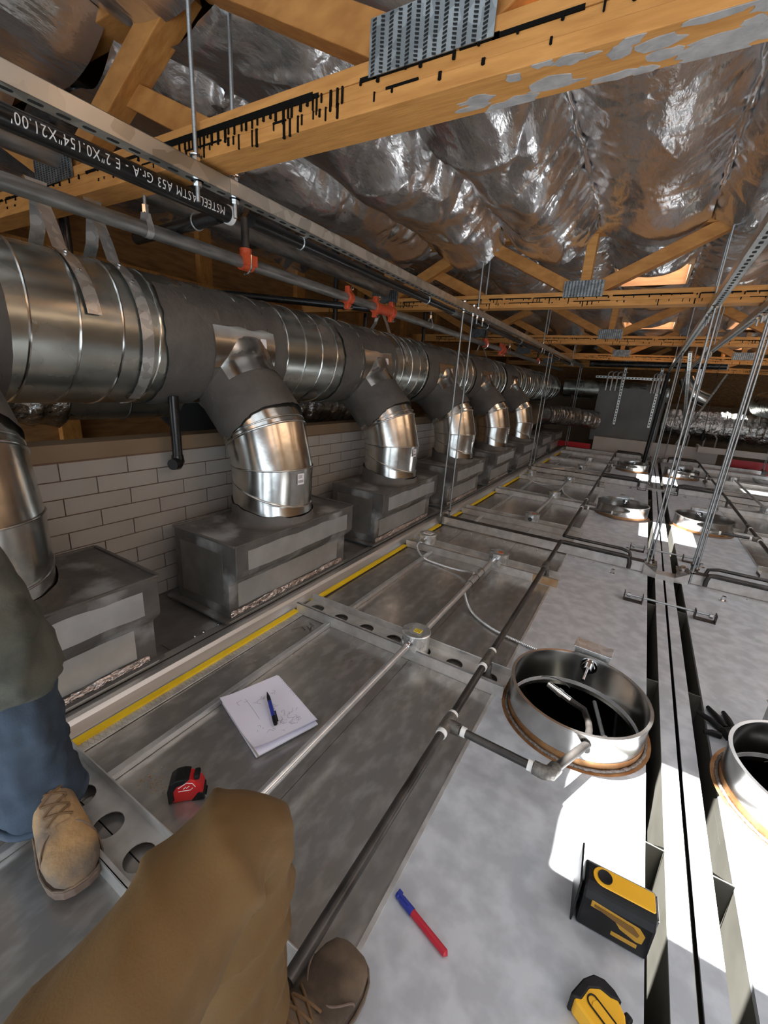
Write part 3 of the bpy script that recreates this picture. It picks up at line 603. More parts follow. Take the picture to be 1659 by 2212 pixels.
m = MB().bar((-1.655, y0 - .402, .387), (-1.264, y0 - .402, .387), .012, .010).bar((-1.264, y0 - .402, .387), (-1.264, y0 + .402, .387), .010, .009).bar((-1.655, y0 - .402, .387), (-1.655, y0 + .402, .387), .012, .010).bar((-1.655, y0 + .402, .387), (-1.264, y0 + .402, .387), .012, .010)
obj('mastic_edges', m, G['mastic'], b1, bevel=.003)
# riser
r1 = thing('riser_elbow', '', 'duct elbow', (XC, y0, .385), 'riser elbows up to the spiral duct')
RR = .187; Rb = .35; z1 = .612
def arc(a): return Vector((XC - Rb*(1 - math.cos(a)), y0, z1 + Rb*math.sin(a)))
def arcn(a): return Vector((-math.sin(a), 0, math.cos(a)))
def disc(c, nrm, r, n=48):
    nrm = nrm.normalized(); ey = Vector((0,1,0)); ex = ey.cross(nrm).normalized(); return [c + (ex*math.cos(t) + ey*math.sin(t))*r for t in (2*PI*i/n for i in range(n))]
def gore(sections):
    m = MB(); n = len(sections[0]); vs = [p for s in sections for p in s]; fs = []
    for i in range(len(sections) - 1):
        for k in range(n): fs.append((i*n+k, i*n+(k+1) % n, (i+1)*n+(k+1) % n, (i+1)*n+k))
    return m.add(vs, fs)
tilt = Vector((.30, .10, 1)).normalized()
secs = [disc(Vector((XC, y0, .46)), Vector((0,0,1)), RR), disc(Vector((XC, y0, .515)), tilt, RR)]
D = math.radians
obj('lower_gore', gore([disc(Vector((XC, y0, .43)), Vector((0,0,1)), RR), disc(Vector((XC, y0, .520)), tilt, RR)]), G['elbow'], r1, smooth=30)
obj('middle_gore', gore([disc(Vector((XC, y0, .520)), tilt, RR), disc(arc(D(4)), arcn(D(2)), RR + .001)]), G['elbow'], r1, smooth=30)
obj('upper_gore', gore([disc(arc(D(4)), arcn(D(2)), RR), disc(arc(D(27)), arcn(D(27)), RR)]), G['elbow'], r1, smooth=30)
obj('top_gore', gore([disc(arc(D(27)), arcn(D(27)), RR), disc(arc(D(46)), arcn(D(45)), RR)]), G['elbow'], r1, smooth=30)
ey = Vector((0,1,0))
def bead(c, nrm, R, r=.0042): return MB().ring(c, nrm, R, r, 60, 8)
obj('seam_bead', bead(Vector((XC, y0, .520)), tilt, RR*1.01), G['elbow'], r1, smooth=60); obj('seam_bead', bead(arc(D(4)), arcn(D(2)), RR), G['elbow'], r1, smooth=60)
obj('seam_bead', bead(arc(D(27)), arcn(D(27)), RR, .006), G['elbow'], r1, smooth=60)
obj('seam_bead', bead(arc(D(30)), arcn(D(30)), RR, .0035), G['elbow'], r1, smooth=60)
m = MB(); n = 72; S = []
for (z, rr) in ((.384, RR + .035), (.388, RR + .014), (.40, RR + .006), (.455, RR + .005)):
    S.append([Vector((XC + math.cos(t)*(rr + .004*noise.noise((t*3, z*30, 1))), y0 + math.sin(t)*(rr + .004*noise.noise((t*3, z*30, 7))), z + (.014*noise.noise((math.cos(t)*3, math.sin(t)*3, 2)) if z > .45 else 0) + (-.03*math.cos(t) if z > .45 else 0))) for t in (2*PI*i/n for i in range(n))])
obj('base_mastic', gore(S), G['mastic'], r1, smooth=60)
d45 = Vector((-.7071, 0, .7071)); e45 = arc(D(45)); S = []
for i, s in enumerate((-.085, -.06, 0, .08, .16, .215, .26)):
    c = e45 + d45*s; nn = d45; ex = ey.cross(nn).normalized(); ring = []
    for k in range(n):
        tt = 2*PI*k/n; w = (.010*noise.noise((math.cos(tt)*2.2, math.sin(tt)*2.2, 5)) + .003*noise.noise((math.cos(tt)*9, math.sin(tt)*9, 5))) if i == 0 else 0
        rr = RR + .004 + .0025*noise.noise((math.cos(tt)*6, math.sin(tt)*6, s*20)) + (.03*max(0, s - .18)/.08)
        ring.append(c + nn*w*2.2 + (ex*math.cos(tt) + ey*math.sin(tt))*rr)
    S.append(ring)
obj('tap_mastic', gore(S), G['mastic'], r1, smooth=60)
# bright top of the tap where the mastic stops
ex = ey.cross(d45).normalized(); up = -ex if ex.z < 0 else ex; P = []
for s in np.linspace(.10, .25, 6): P.append([tuple(e45 + d45*s + (up*math.cos(a) + ey*math.sin(a))*(RR + .0075 + .03*max(0, s - .18)/.08)) for a in np.linspace(-.95, .75, 16)])
obj('tap_crown', MB().grid(np.array(P)), G['elbow'], r1, smooth=60)
def on_gore(u, z, dr=.0012): return (XC + (RR + dr)*math.cos(u), y0 + (RR + dr)*math.sin(u), z)
lab = obj('sticker', MB().grid(np.array([[on_gore(u, z, .002) for z in np.linspace(.575, .625, 3)] for u in np.linspace(-.18, .03, 8)])), G['sticker'], r1)
m = MB()
for k in range(9): m.grid(np.array([[on_gore(u, z, .0028) for z in ((.583, .596) if k < 6 else (.605 + .005*(k - 6), .607 + .005*(k - 6)))] for u in ((-.16 + k*.028, -.147 + k*.028) if k < 6 else (-.16, -.04))]))
obj('barcode', m, G['print'], lab)
BL = ['nearest plenum box, partly hidden behind the jeans leg at left', 'second plenum box from the camera, its whole dark near side in view', 'third plenum box from the camera', 'fourth plenum box, right behind the pair of hanger rods', 'fifth plenum box from the camera', 'sixth plenum box, below the last complete riser', 'seventh plenum box, small in the distance', 'farthest plenum box, beside the red band']
EL = ['nearest riser elbow, cut off by the left edge, with a white barcode label', 'second riser elbow, the large bright one in the middle of the picture', 'third riser elbow from the camera', 'fourth riser elbow, crossed by two hanger rods', 'fifth riser elbow from the camera', 'sixth and last riser elbow before the bare spiral duct', '', '']
b1['label'] = BL[1]; r1['label'] = EL[1]
for k in range(8):
    if k == 1: continue
    copy_thing(b1, (XC, RY[k], .05), BL[k])
    if k < 6: copy_thing(r1, (XC, RY[k], .385), EL[k])
# ================================================================ SPIRAL DUCT
du = thing('spiral_duct', 'large galvanised spiral duct with grey mastic patches running the length of the room', 'duct', (DX, 1.4, DZ - DR))
n = 72; m = MB(); 
A = np.linspace(0, 2*PI, n + 1)[:-1]
P = np.array([[(DX + DR*math.cos(a), y, DZ + DR*math.sin(a)) for y in np.linspace(-1.0, 9.7, 60)] for a in A]); m.grid(P, wrapu=True)
obj('shell', m, G['duct'], du, smooth=40)
pts = []; pitch = .135
for i in range(int(10.6/pitch*36)):
    a = 2*PI*i/36; pts.append((DX + (DR + .001)*math.cos(a), -1 + pitch*a/(2*PI), DZ + (DR + .001)*math.sin(a)))
obj('spiral_seam', MB().tube(pts, .0042, 5), G['elbow'], du, smooth=60)
obj('tapered_end', MB().lathe([(DR, 0), (DR - .02, .25), (DR - .08, .5), (DR - .08, .9)], (DX, 9.7, DZ), axis=(0,1,0), n=40), G['duct'], du, smooth=40)
def cp(y, a, r): return (DX + r*math.cos(D(a)), y, DZ + r*math.sin(D(a)))
for k, c in enumerate(RY[:6]):
    m = MB(); ragged(m, c - .30, c + .24, -95, 52, lambda u, w: cp(u, w, DR + .0065), n=50, amp=5, seed=k)
    obj('mastic_patch', m, G['mastic'], du, smooth=60)
    m = MB(); P = np.array([[cp(c - .19 + .34*s + .006*(vnoise(w*.3, s*9, k) - .5), w, DR + .0085) for w in np.linspace(-70, 17 + 3*float(vnoise(s*5, 1, k)), 14)] for s in np.linspace(0, 1, 16)])
    s_ = obj('saddle', m.grid(P), G['elbow'], du, smooth=60)
    m = MB(); ragged(m, -95, 50, c - .40, c - .28, lambda u, w: cp(w, u, DR + .0068), n=50, amp=.012, seed=20 + k); obj('mastic_band', m, G['mastic'], du, smooth=60)
    obj('saddle_label', MB().grid(np.array([[cp(c + .06 + .035*s, 2 + 9*w, DR + .0095) for w in (0, .5, 1)] for s in (0, 1)])), G['sticker'], s_)
# straps hanging the duct
def strap(y, yb_, lab, loop):
    t = thing('duct_strap', lab, 'metal strap', (DX, y, 1.5), 'galvanised straps holding the duct')
    P = [cp(y, a, DR + .010) for a in np.linspace(-60 if loop else 10, 70, 14)] + [(DX + .06, y, DZ + DR + .06), (DX + .02, y, DZ + DR + .13), (DX - .005, y - .01, 1.60)]
    Q = np.array([[(p[0], p[1] - .022, p[2]), (p[0], p[1] + .022, p[2])] for p in P]); obj('front_strap', MB().grid(Q), G['galv'], t, smooth=50)
    P = [cp(y, a, DR + .010) for a in np.linspace(180, 110, 8)] + [(DX - .04, y, DZ + DR + .06), (DX - .02, y, DZ + DR + .13), (DX - .005, y + .01, 1.60)]
    Q = np.array([[(p[0], p[1] - .022, p[2]), (p[0], p[1] + .022, p[2])] for p in P]); obj('rear_strap', MB().grid(Q), G['galv'], t, smooth=50)
    m = MB()
    for s in (0, .1): m.lathe([(.0001, .006), (.006, .005), (.006, 0)], cp(y, 62 - s*200, DR + .012), axis=(math.cos(D(60)), 0, math.sin(D(60))), n=8)
    obj('screws', m, G['chrome'], t)
strap(.80, 0, 'galvanised strap with a loose bent end at the nearest part of the duct', False)
strap(.97, 0, 'galvanised strap wrapping right down the front of the duct', True)
strap(2.95, 0, 'thin duct strap just past the two orange couplings', False); strap(5.25, 0, 'far duct strap hanging beside the third orange coupling', False)
# ducts and flexible duct seen below and behind the spiral duct
def crinkle(path, r, seed, n=28, amp=.018, pitchf=60):
    P = [Vector(p) for p in path]; out = []; L = 0
    for i in range(len(P) - 1):
        k = max(2, int((P[i+1] - P[i]).length/.02))
        for q in range(k): out.append(P[i].lerp(P[i+1], q/k))
    out.append(P[-1]); rows = []
    for i, p in enumerate(out):
        t = (out[min(i+1, len(out)-1)] - out[max(i-1, 0)]).normalized(); a = t.cross(Vector((0,0,1))).normalized(); b = a.cross(t)
        rows.append([tuple(p + (a*math.cos(u) + b*math.sin(u))*(r + amp*(float(vnoise(i*.55, u*3.2, seed)) - .5)*2 + amp*.5*math.sin(i*1.3))) for u in (2*PI*k/n for k in range(n))])
    return MB().grid(np.array(rows).transpose(1, 0, 2), wrapu=True)
tag(obj('flexible_duct', crinkle([(-2.22, .1, .93), (-2.22, .92, .90)], .125, 3), G['foilduct'], smooth=60), 'crinkled foil flexible duct below the spiral duct at left', 'flexible duct', 'foil flexible ducts')
t = thing('branch_duct', 'smooth galvanised branch duct behind the plenum boxes, joined to the left foil duct', 'duct', (-2.22, 1.2, .8))
obj('shell', MB().tube([(-2.22, .90, .90), (-2.22, 1.50, .90)], .115, 36), G['duct'], t, smooth=40); obj('seam', MB().ring((-2.22, 1.18, .90), (0,1,0), .116, .004), G['gaspipe'], t)
tag(obj('dark_duct', MB().tube([(-2.30, 1.30, .95), (-2.26, 1.48, .93), (-2.24, 1.62, .80), (-2.30, 1.80, .7)], [.15, .16, .17, .17], 32), G['black'], smooth=50), 'black duct elbow behind the second riser', 'duct')
tag(obj('flexible_duct', crinkle([(-2.25, 2.3, .84), (-2.25, 3.2, .82)], .135, 8), G['foilduct'], smooth=60), 'foil-wrapped duct behind the second and third risers', 'flexible duct', 'foil flexible ducts')
t = thing('drop_pipe', 'black drop pipe with an elbow at its end before the tiled wall', 'pipe', (-1.70, 1.12, .5))
obj('pipe', MB().cyl((-1.71, 1.13, .93), (-1.71, 1.13, .67), .021, 14), G['blackpipe'], t, smooth=40); obj('elbow', MB().tube([(-1.71, 1.13, .68), (-1.71, 1.13, .655), (-1.70, 1.115, .645), (-1.69, 1.09, .645)], [.024, .028, .028, .024], 14), G['blackpipe'], t, smooth=40)
# ================================================================ OVERHEAD PIPES
SX, SZ = -1.62, 1.497
sp = thing('sprinkler_pipe', 'old grey sprinkler pipe with orange couplings running above the spiral duct', 'pipe', (SX, 2.5, SZ))
obj('pipe', MB().cyl((SX, -.6, SZ), (SX, 9.6, SZ), .024, 20), G['greypipe'], sp, smooth=40)
def coupling(y, size, parent):
    c = obj('coupling', MB().cyl((SX, y - .021*size, SZ), (SX, y + .021*size, SZ), .036*size, 24).box(SX - .014, SX + .014, y - .018*size, y + .018*size, SZ + .03*size, SZ + .062*size).box(SX - .014, SX + .014, y - .018*size, y + .018*size, SZ - .062*size, SZ - .03*size), G['orange'], parent, smooth=40, bevel=.003)
    m = MB()
    for s in (1, -1): m.cyl((SX - .025, y, SZ + .05*size*s), (SX + .03, y, SZ + .05*size*s), .007, 8).cyl((SX + .018, y, SZ + .05*size*s), (SX + .03, y, SZ + .05*size*s), .012, 6)
    obj('bolts', m, G['chrome'], c)
for y in (2.22, 2.52, 2.72): coupling(y, 1.0, sp)
obj('tee', MB().cyl((SX, 2.54, SZ), (SX, 2.70, SZ), .031, 20), G['orange'], sp, smooth=40)
for y in (5.30, 5.42): coupling(y, 1.1, sp)
for k, y in enumerate((1.46, 4.72, 7.3)):
    t = thing('sprinkler_drop', 'short brown riser pipe with orange fitting on the sprinkler pipe, %s from the camera' % ['nearest', 'second', 'third'][k], 'pipe', (SX, y, SZ), 'risers on the sprinkler pipe')
    obj('riser', MB().cyl((SX, y, SZ + .02), (SX, y, SZ + .17), .017, 14), G['gaspipe'], t, smooth=40)
    obj('saddle_fitting', MB().cyl((SX, y - .028, SZ), (SX, y + .028, SZ), .031, 20).cyl((SX, y, SZ + .02), (SX, y, SZ + .055), .025, 16).box(SX + .01, SX + .035, y - .035, y + .035, SZ - .012, SZ + .03), G['orange'], t, smooth=40)
    obj('u_bolt', MB().tube([(SX + .032, y, SZ + .03), (SX + .034, y, SZ - .02), (SX + .015, y, SZ - .04), (SX - .01, y, SZ - .042)], .005, 8), G['chrome'], t, smooth=40)
for k, y in enumerate((1.02, 3.34, 5.66)):
    t = thing('pipe_hanger', 'galvanised band hanger holding the sprinkler pipe under the %s truss' % ['nearest', 'second', 'third'][k], 'pipe hanger', (SX, y, SZ), 'hangers of the sprinkler pipe')
    obj('rod', MB().cyl((SX, y, SZ + .055), (SX, y, 1.60), .0055, 10), G['rod'], t); obj('nut', MB().cyl((SX, y, SZ + .05), (SX, y, SZ + .075), .011, 6), G['chrome'], t)
    Q = [(SX + .026*math.cos(a), SZ + .026*math.sin(a)) for a in np.linspace(-PI - .5, .5, 20)]; Q = [(SX - .008, SZ + .052)] + Q + [(SX + .008, SZ + .052)]
    obj('band', MB().grid(np.array([[(a, y - .012, b), (a, y + .012, b)] for a, b in Q])), G['galv'], t, smooth=40)
BX, BZ, BR = -1.385, 1.565, .0265
bp = thing('black_pipe', 'black steel pipe with white stencilled lettering under the nearest strut', 'pipe', (BX, .8, BZ))
obj('pipe', MB().cyl((BX, -.6, BZ), (BX, 1.185, BZ), BR, 24), G['blackpipe'], bp, smooth=40)
obj('end_cap', MB().cyl((BX, 1.17, BZ), (BX, 1.187, BZ), BR + .003, 24), G['white'], bp, smooth=40)
cu = bpy.data.curves.new('txt', 'FONT'); cu.body = 'MSTEEL ASTM A53 Gr.A - E 2"X0.154"X21.00\''; cu.size = .034; cu.resolution_u = 3; cu.space_character = 1.12; cu.space_word = 1.25
to = bpy.data.objects.new('txt', cu); COL.objects.link(to); dg = bpy.context.evaluated_depsgraph_get(); tme = bpy.data.meshes.new_from_object(to.evaluated_get(dg)); bpy.data.objects.remove(to)
ca = -8.0
import bmesh
bm_ = bmesh.new(); bm_.from_mesh(tme); bmesh.ops.triangulate(bm_, faces=bm_.faces[:])
for _ in range(3): bmesh.ops.subdivide_edges(bm_, edges=[e for e in bm_.edges if e.calc_length() > .004], cuts=1, use_grid_fill=True)
bmesh.ops.triangulate(bm_, faces=bm_.faces[:]); bm_.to_mesh(tme); bm_.free()
mt_ = MB(); vs = [v.co.copy() for v in tme.vertices]; wid = max(v.x for v in vs); 
mt_.add([(BX + (BR + .0012)*math.cos(D(ca) - (v.y - .012)/BR), 1.14 - v.x*(0.585/wid), BZ + (BR + .0012)*math.sin(D(ca) - (v.y - .012)/BR)) for v in vs], [tuple(p.vertices) for p in tme.polygons])
obj('lettering', mt_, G['lettering'], bp)
t = thing('black_pipe', 'black pipe branch turning away to the left under the nearest truss', 'pipe', (-1.6, 1.15, 1.56)); obj('pipe', MB().cyl((-1.40, 1.15, 1.555), (-1.9, 1.15, 1.53), .022, 16), G['blackpipe'], t, smooth=40)
obj('hook', MB().ring((-1.52, 1.15, 1.55), (1, 0, 0), .026, .003, 20, 6), G['rod'], t)
def hung_pipe(y0, y1, lab):
    t = thing('black_pipe', lab, 'pipe', (-1.30, y0, 1.545), 'glossy black pipes below the strut'); obj('pipe', MB().cyl((-1.30, y0, 1.545), (-1.30, y1, 1.545), .021, 20), G['blackpipe'], t, smooth=40)
    obj('end_collar', MB().cyl((-1.30, y1 - .02, 1.545), (-1.30, y1 + .02, 1.545), .024, 20), G['greypipe'], t, smooth=40)
    y = y0 + .25
    while y < y1 - .1:
        obj('clamp', MB().ring((-1.30, y, 1.545), (0, 1, 0), .0225, .003, 20, 6).bar((-1.28, y, 1.56), (-1.219, y, 1.572), .012, .003), G['galv'], t, smooth=40); y += 1.15
hung_pipe(1.2, 3.04, 'glossy black pipe hung close below the strut, between nearest and second truss'); hung_pipe(3.5, 8.6, 'black pipe below the strut beyond the second truss')
tag(obj('grey_pipe', MB().cyl((-1.97, -.6, 1.732), (-1.97, 3.2, 1.732), .040, 24), G['greypipe'], smooth=40), 'thick grey pipe resting on the bottom chords, up to the second truss', 'pipe')
tag(obj('grey_pipe', MB().cyl((-1.80, 3.4, 1.735), (-1.80, 7.5, 1.735), .036, 24), G['greypipe'], smooth=40), 'thick grey pipe on the chords beyond the second truss', 'pipe')
tag(obj('dark_cross_pipe', MB().cyl((-1.1, 9.35, 1.62), (1.0, 9.35, 1.66), .05, 20), G['blackpipe'], smooth=40), 'thick black pipe crossing above the far end of the hoods', 'pipe')
for k, y in enumerate((1.0, 2.95, 3.4, 4.6)):
    tag(obj('drop_pipe', MB().cyl((-2.35, y + .1, .9), (-2.35, y + .1, 2.12), .020, 12), G['blackpipe'], smooth=40), 'black vertical pipe behind the spiral duct, %s from the camera' % ORD[k], 'pipe', 'black pipes behind the duct')
tag(obj('cross_pipe', MB().cyl((-2.7, 1.9, 1.52), (-1.66, 2.62, 1.50), .022, 16), G['blackpipe'], smooth=40), 'dark branch pipe joining the orange tee from behind', 'pipe')
# ================================================================ STRUT CHANNELS + THREADED RODS
def strut(x, z, y0, y1, lab, joint=None):
    t = thing('strut_channel', lab, 'strut channel', (x, (y0 + y1)/2, z), 'long strut channels')
    w = .0206; seams = [y0] + ([joint] if joint else []) + [y1]
    for a, b in zip(seams[:-1], seams[1:]):
        obj('channel', MB().box(x - w, x - w + .0025, a, b - .001, z, z + .041).box(x + w - .0025, x + w, a, b - .001, z, z + .041).box(x - w, x + w, a, b - .001, z, z + .0025).box(x - w, x - w + .010, a, b - .001, z + .038, z + .041).box(x + w - .010, x + w, a, b - .001, z + .038, z + .041), G['strut'], t, bevel=.0012)
    m = MB(); y = y0 + .02; half = .014
    while y < min(y1, 9) - .03:
        m.prism([(x + .0065*math.sin(a), y + (half - .0065)*(1 if math.cos(a) > 0 else -1) + .0065*math.cos(a)) for a in np.linspace(0, 2*PI, 13)[:-1]], 'z', z - .0006, z + .0003); y += .0508
    obj('slots', m, G['black'], t, kind='stuff')
strut(-1.20, 1.545, -.6, 9.2, 'long slotted strut channel above the left hoods, crossing the upper left of the picture', 1.012)
strut(.20, 1.545, -.6, 9.2, 'slotted strut channel above the inner edge of the left hoods', 3.3); strut(.44, 1.545, -.6, 9.2, 'slotted strut channel above the inner edge of the right hoods', 3.3)
strut(1.82, 1.545, -.6, 9.2, 'slotted strut channel above the outer edge of the right hoods', None)
def rod(x, y, z0, z1, lab, grp, nuts=()):
    t = thing('threaded_rod', lab, 'rod', (x, y, z0), grp)
    obj('rod', MB().cyl((x, y, z0), (x, y, z1), .0058, 10), G['rod'], t, smooth=40)
    for zn in nuts: obj('nut', MB().cyl((x, y, zn - .007), (x, y, zn + .007), .0115, 6).cyl((x, y, zn + .007), (x, y, zn + .010), .017, 12), G['chrome'], t)
JN = ['nearest', 'second', 'far']
for k, y in enumerate(HNG):
    for x, nm in ((-1.21, 'outer edge of the left hoods'), (.20, 'inner edge of the left hoods'), (.44, 'inner edge of the right hoods'), (1.82, 'outer edge of the right hoods')):
        for q, dy in enumerate((-.005, .15)):
            rod(x + .012*q, y + dy, -.005 if q == 0 else .04, 1.60, '%s of two threaded rods, %s, %s joint' % (['front', 'rear'][q], nm, JN[k]), 'hood hanger rods', (.075, 1.538, 1.595))
for k, yc in enumerate(TR[:4]):
    for x, nm in ((-1.20, 'left'), (.20, 'centre-left'), (.44, 'centre-right')):
        for q, dy in enumerate((-.065, .065)):
            rod(x, yc + dy, 1.495, 2.2, 'short threaded rod down to the %s strut, %s the %s truss' % (nm, ['before', 'behind'][q], ['nearest', 'second', 'third', 'fourth'][k]), 'strut hanger rods', (1.538, 1.595))
# pairs of extra rods doubled in the middle hangers
for k, y in enumerate((3.06, 6.1)):
    for x, nm in ((.225, 'left'), (.465, 'right')):
        rod(x, y, .06, 1.60, 'extra threaded rod doubled up beside the inner %s hangers, %s joint' % (nm, JN[k]), 'hood hanger rods', (.075,))
# diagonal seismic braces of slotted strut
def brace(p0, p1, lab):
    t = thing('slotted_brace', lab, 'strut channel', p0, 'diagonal slotted braces'); obj('channel', MB().bar(p0, p1, .038, .022), G['strut'], t, bevel=.002)
    m = MB(); a = Vector(p0); b = Vector(p1); L = (b - a).length; n = int(L/.05); dr = (b - a).normalized()
    for i in range(n): c = a.lerp(b, (i + .5)/n); m.bar(c - dr*.010, c + dr*.010, .012, .024)
    obj('slots', m, G['black'], t, kind='stuff')
brace((.27, 5.7, 1.55), (.62, 9.0, .55), 'slotted brace slanting down behind the inner hanger rods'); brace((.95, 8.6, 1.5), (.55, 8.8, .35), 'pale slotted brace slanting the other way at the far right')
# ================================================================ FAR END
t = thing('end_board', 'tall grey board standing behind the far end of the hoods', 'board', (-.3, 9.45, 0))
obj('board', MB().box(-.86, .26, 9.44, 9.47, .22, 1.22), G['greywall'], t)
for k, x in enumerate((-.48, .10)):
    s = obj('slotted_bar', MB().box(x - .02, x + .02, 9.41, 9.44, .55, 1.75), G['strut'], t); m = MB()
    for q in range(22): m.box(x - .009, x + .009, 9.4085, 9.411, .58 + q*.052, .605 + q*.052)
    obj('slots', m, G['black'], s, kind='stuff')
s = obj('cross_slotted_bar', MB().box(-.95, .25, 9.36, 9.39, 1.38, 1.42), G['strut'], t); m = MB()
for q in range(22): m.box(-.93 + q*.053, -.905 + q*.053, 9.3585, 9.361, 1.392, 1.408)
obj('slots', m, G['black'], s, kind='stuff')
for x in (-.74, -.66, -.58, -.50, .00, .05, .10, .15):
    obj('bent_pipe', MB().tube([(x, 9.33, 1.16), (x, 9.33, 1.40), (x, 9.34, 1.47), (x + .03, 9.36, 1.50), (x + .06, 9.40, 1.50)], .013, 10), G['emt'], t, smooth=40)
tag(obj('back_board', MB().box(-.76, 1.22, 9.30, 9.34, -.05, .30), G['paint']), 'long off-white board along the far end of the hoods', 'board')
tag(obj('red_band', MB().box(-1.6, -.80, 9.42, 9.44, .02, .13), G['red']), 'bright red band on the left behind the hoods', 'red band', 'red bands at the far end')
tag(obj('red_band', MB().box(1.40, 2.6, 9.42, 9.44, -.06, .16), G['red']), 'bright red band at the far right edge', 'red band', 'red bands at the far end')
tag(obj('galvanised_duct', MB().tube([(-1.55, 9.9, 1.16), (.30, 9.9, 1.16)], .19, 36), G['duct'], smooth=40), 'horizontal galvanised duct behind the grey end board', 'duct')
t = thing('duct_elbow', 'bright duct elbow to the right of the black post', 'duct', (.6, 9.4, 1.1)); obj('elbow', MB().tube([(.50, 9.5, 1.42), (.56, 9.42, 1.30), (.66, 9.40, 1.18), (.86, 9.45, 1.10)], .12, 28), G['elbow'], t, smooth=30); obj('hanger_strap', MB().bar((.66, 9.40, 1.2), (.66, 9.40, 2.12), .03, .002), G['galv'], t)
t = thing('foil_wrapped_duct', 'foil-wrapped horizontal duct at the far right', 'duct', (1.3, 9.9, .5)); obj('wrap', crinkle([(.30, 9.9, .66), (2.6, 9.9, .62)], .27, 12, 36, .012), G['foilduct'], t, smooth=60)
for x in (.7, 1.25, 1.7): obj('tape_band', MB().ring((x, 9.9, .655), (1, 0, 0), .275, .012, 36, 6), G['foilduct'], t, smooth=60)
t = thing('flexible_duct', 'ribbed foil flexible duct leading to the grey end board', 'flexible duct', (-1.4, 9, .8), 'foil flexible ducts'); obj('hose', crinkle([(-1.56, 7.95, .68), (-1.40, 8.5, .66), (-1.12, 9.05, .63), (-.80, 9.30, .60)], .165, 21, 32, .014), G['foilduct'], t, smooth=60)
obj('metal_collar', MB().tube([(-1.60, 7.5, .69), (-1.55, 8.0, .68)], .17, 36), G['elbow'], t, smooth=40); obj('black_band', MB().ring((-1.55, 8.0, .68), (.15, .98, 0), .17, .018, 36, 8), G['gaspipe'], t, smooth=50)
tag(obj('spiral_duct', crinkle([(1.72, 8.4, 1.08), (1.66, 9.55, 1.10)], .20, 31, 40, .002), G['duct'], smooth=60), 'grey spiral duct at the right edge', 'duct')
tag(obj('black_post', MB().cyl((.13, 7.8, .10), (.17, 7.8, 1.45), .028, 14), G['blackplastic'], smooth=40), 'black vertical post beside the grey end board', 'post')
t = thing('wall_shelf', 'pale sheet-metal shelf frame at the far right below the foil duct', 'shelf', (1.5, 9.1, .2)); obj('front_edge', MB().box(.9, 2.2, 9.1, 9.14, .24, .34), G['paint'], t); obj('side_edge', MB().box(.9, .94, 9.14, 9.6, .24, .34), G['paint'], t); obj('post', MB().box(1.36, 1.40, 9.1, 9.14, -.3, .24), G['paint'], t)
tag(obj('wall_board', MB().box(-3, 3, 11.2, 11.25, -2, 1.0), G['tan']), 'brown board wall far behind the ducts', 'board')
for k, x in enumerate((.75, .98, 1.15)): tag(obj('hose', MB().tube([(x, 9.36, .30), (x, 9.36, .48), (x - .05, 9.37, .55), (x - .15, 9.38, .56)], .012, 8), G['emt'], smooth=40), '%s of three pale bent hoses behind the off-white board' % ['left', 'middle', 'right'][k], 'hose', 'bent hoses')
t = thing('hanging_bag', 'small dark pouch hanging on a cord at the far right', 'pouch', (.93, 9.25, .42)); obj('pouch', MB().lathe([(.0001, 0), (.04, .02), (.05, .08), (.02, .14), (.01, .2)], (.93, 9.25, .42), n=14), G['blackplastic'], t, smooth=50); obj('cord', MB().tube([(.93, 9.25, .6), (.90, 9.27, 1.2), (.88, 9.3, 2.12)], .004, 6), G['gaspipe'], t)
tag(obj('steel_off_cut', MB().bar((-1.05, 6.15, .03), (-.72, 6.62, .035), .05, .03), G['paint'], bevel=.003), 'pale steel off-cut lying across the farthest left channels', 'steel bar')
tag(obj('label_card', MB(Matrix.Translation((-1.02, 3.22, .002)) @ Matrix.Rotation(.3, 4, 'Z')).box(-.05, .05, -.04, .04, 0, .001), G['sticker']), 'white paper label lying behind the nearest hanger angle', 'label')

# ================================================================ TOOLS
def xf(x, y, z, rot): return Matrix.Translation((x, y, z)) @ Matrix.Rotation(rot, 4, 'Z')
def rounded(w, h, r, n=5):
    o = []
    for cx, cy, a in ((w - r, h - r, 0), (-w + r, h - r, PI/2), (-w + r, -h + r, PI), (w - r, -h + r, 1.5*PI)):
        o += [(cx + r*math.cos(a + PI/2*i/n), cy + r*math.sin(a + PI/2*i/n)) for i in range(n + 1)]
    return o
# notebook
NB = xf(-.835, .795, .002, math.radians(-18.5))
t = thing('notebook', 'spiral notebook of sketches lying open on the steel beside a pen', 'notebook', (-.835, .795, 0))
def sheet(m, w, h, z, curl, seed, dx=0, dy=0, th=.0006):
    nu, nv = 18, 22; P = np.zeros((nu, nv, 3))
    for i in range(nu):
        for j in range(nv):
            u = -1 + 2*i/(nu - 1); v = -1 + 2*j/(nv - 1)
            P[i, j] = (u*w + dx, v*h + dy, z + curl*(max(0, u - .3)**2)*(1.2 - .6*v) + curl*.8*(max(0, -v - .4)**2) + curl*.5*max(0, -u - .5)**2 + .0015*math.sin(u*3 + seed))
    return m.grid(P)
m = MB(NB); m.box(-.135, .125, -.095, .10, .0, .003); obj('back_cover', m, G['card'], t)
for q in range(3): m = MB(NB); m.box(-.128 + .004*q, .132 + .003*q, -.098 + .003*q, .098 + .002*q, .003 + .004*q, .0065 + .004*q); obj('page_block', m, G['paper'] if q != 1 else G['card'], t)
m = MB(NB); sheet(m, .130, .104, .0155, .014, 1, -.004, .004); obj('under_page', m, G['paper'], t)
tp_m = MB(NB); sheet(tp_m, .132, .102, .0185, .020, 0, -.002, .0); top = obj('top_page', tp_m, G['paper'], t, smooth=60)
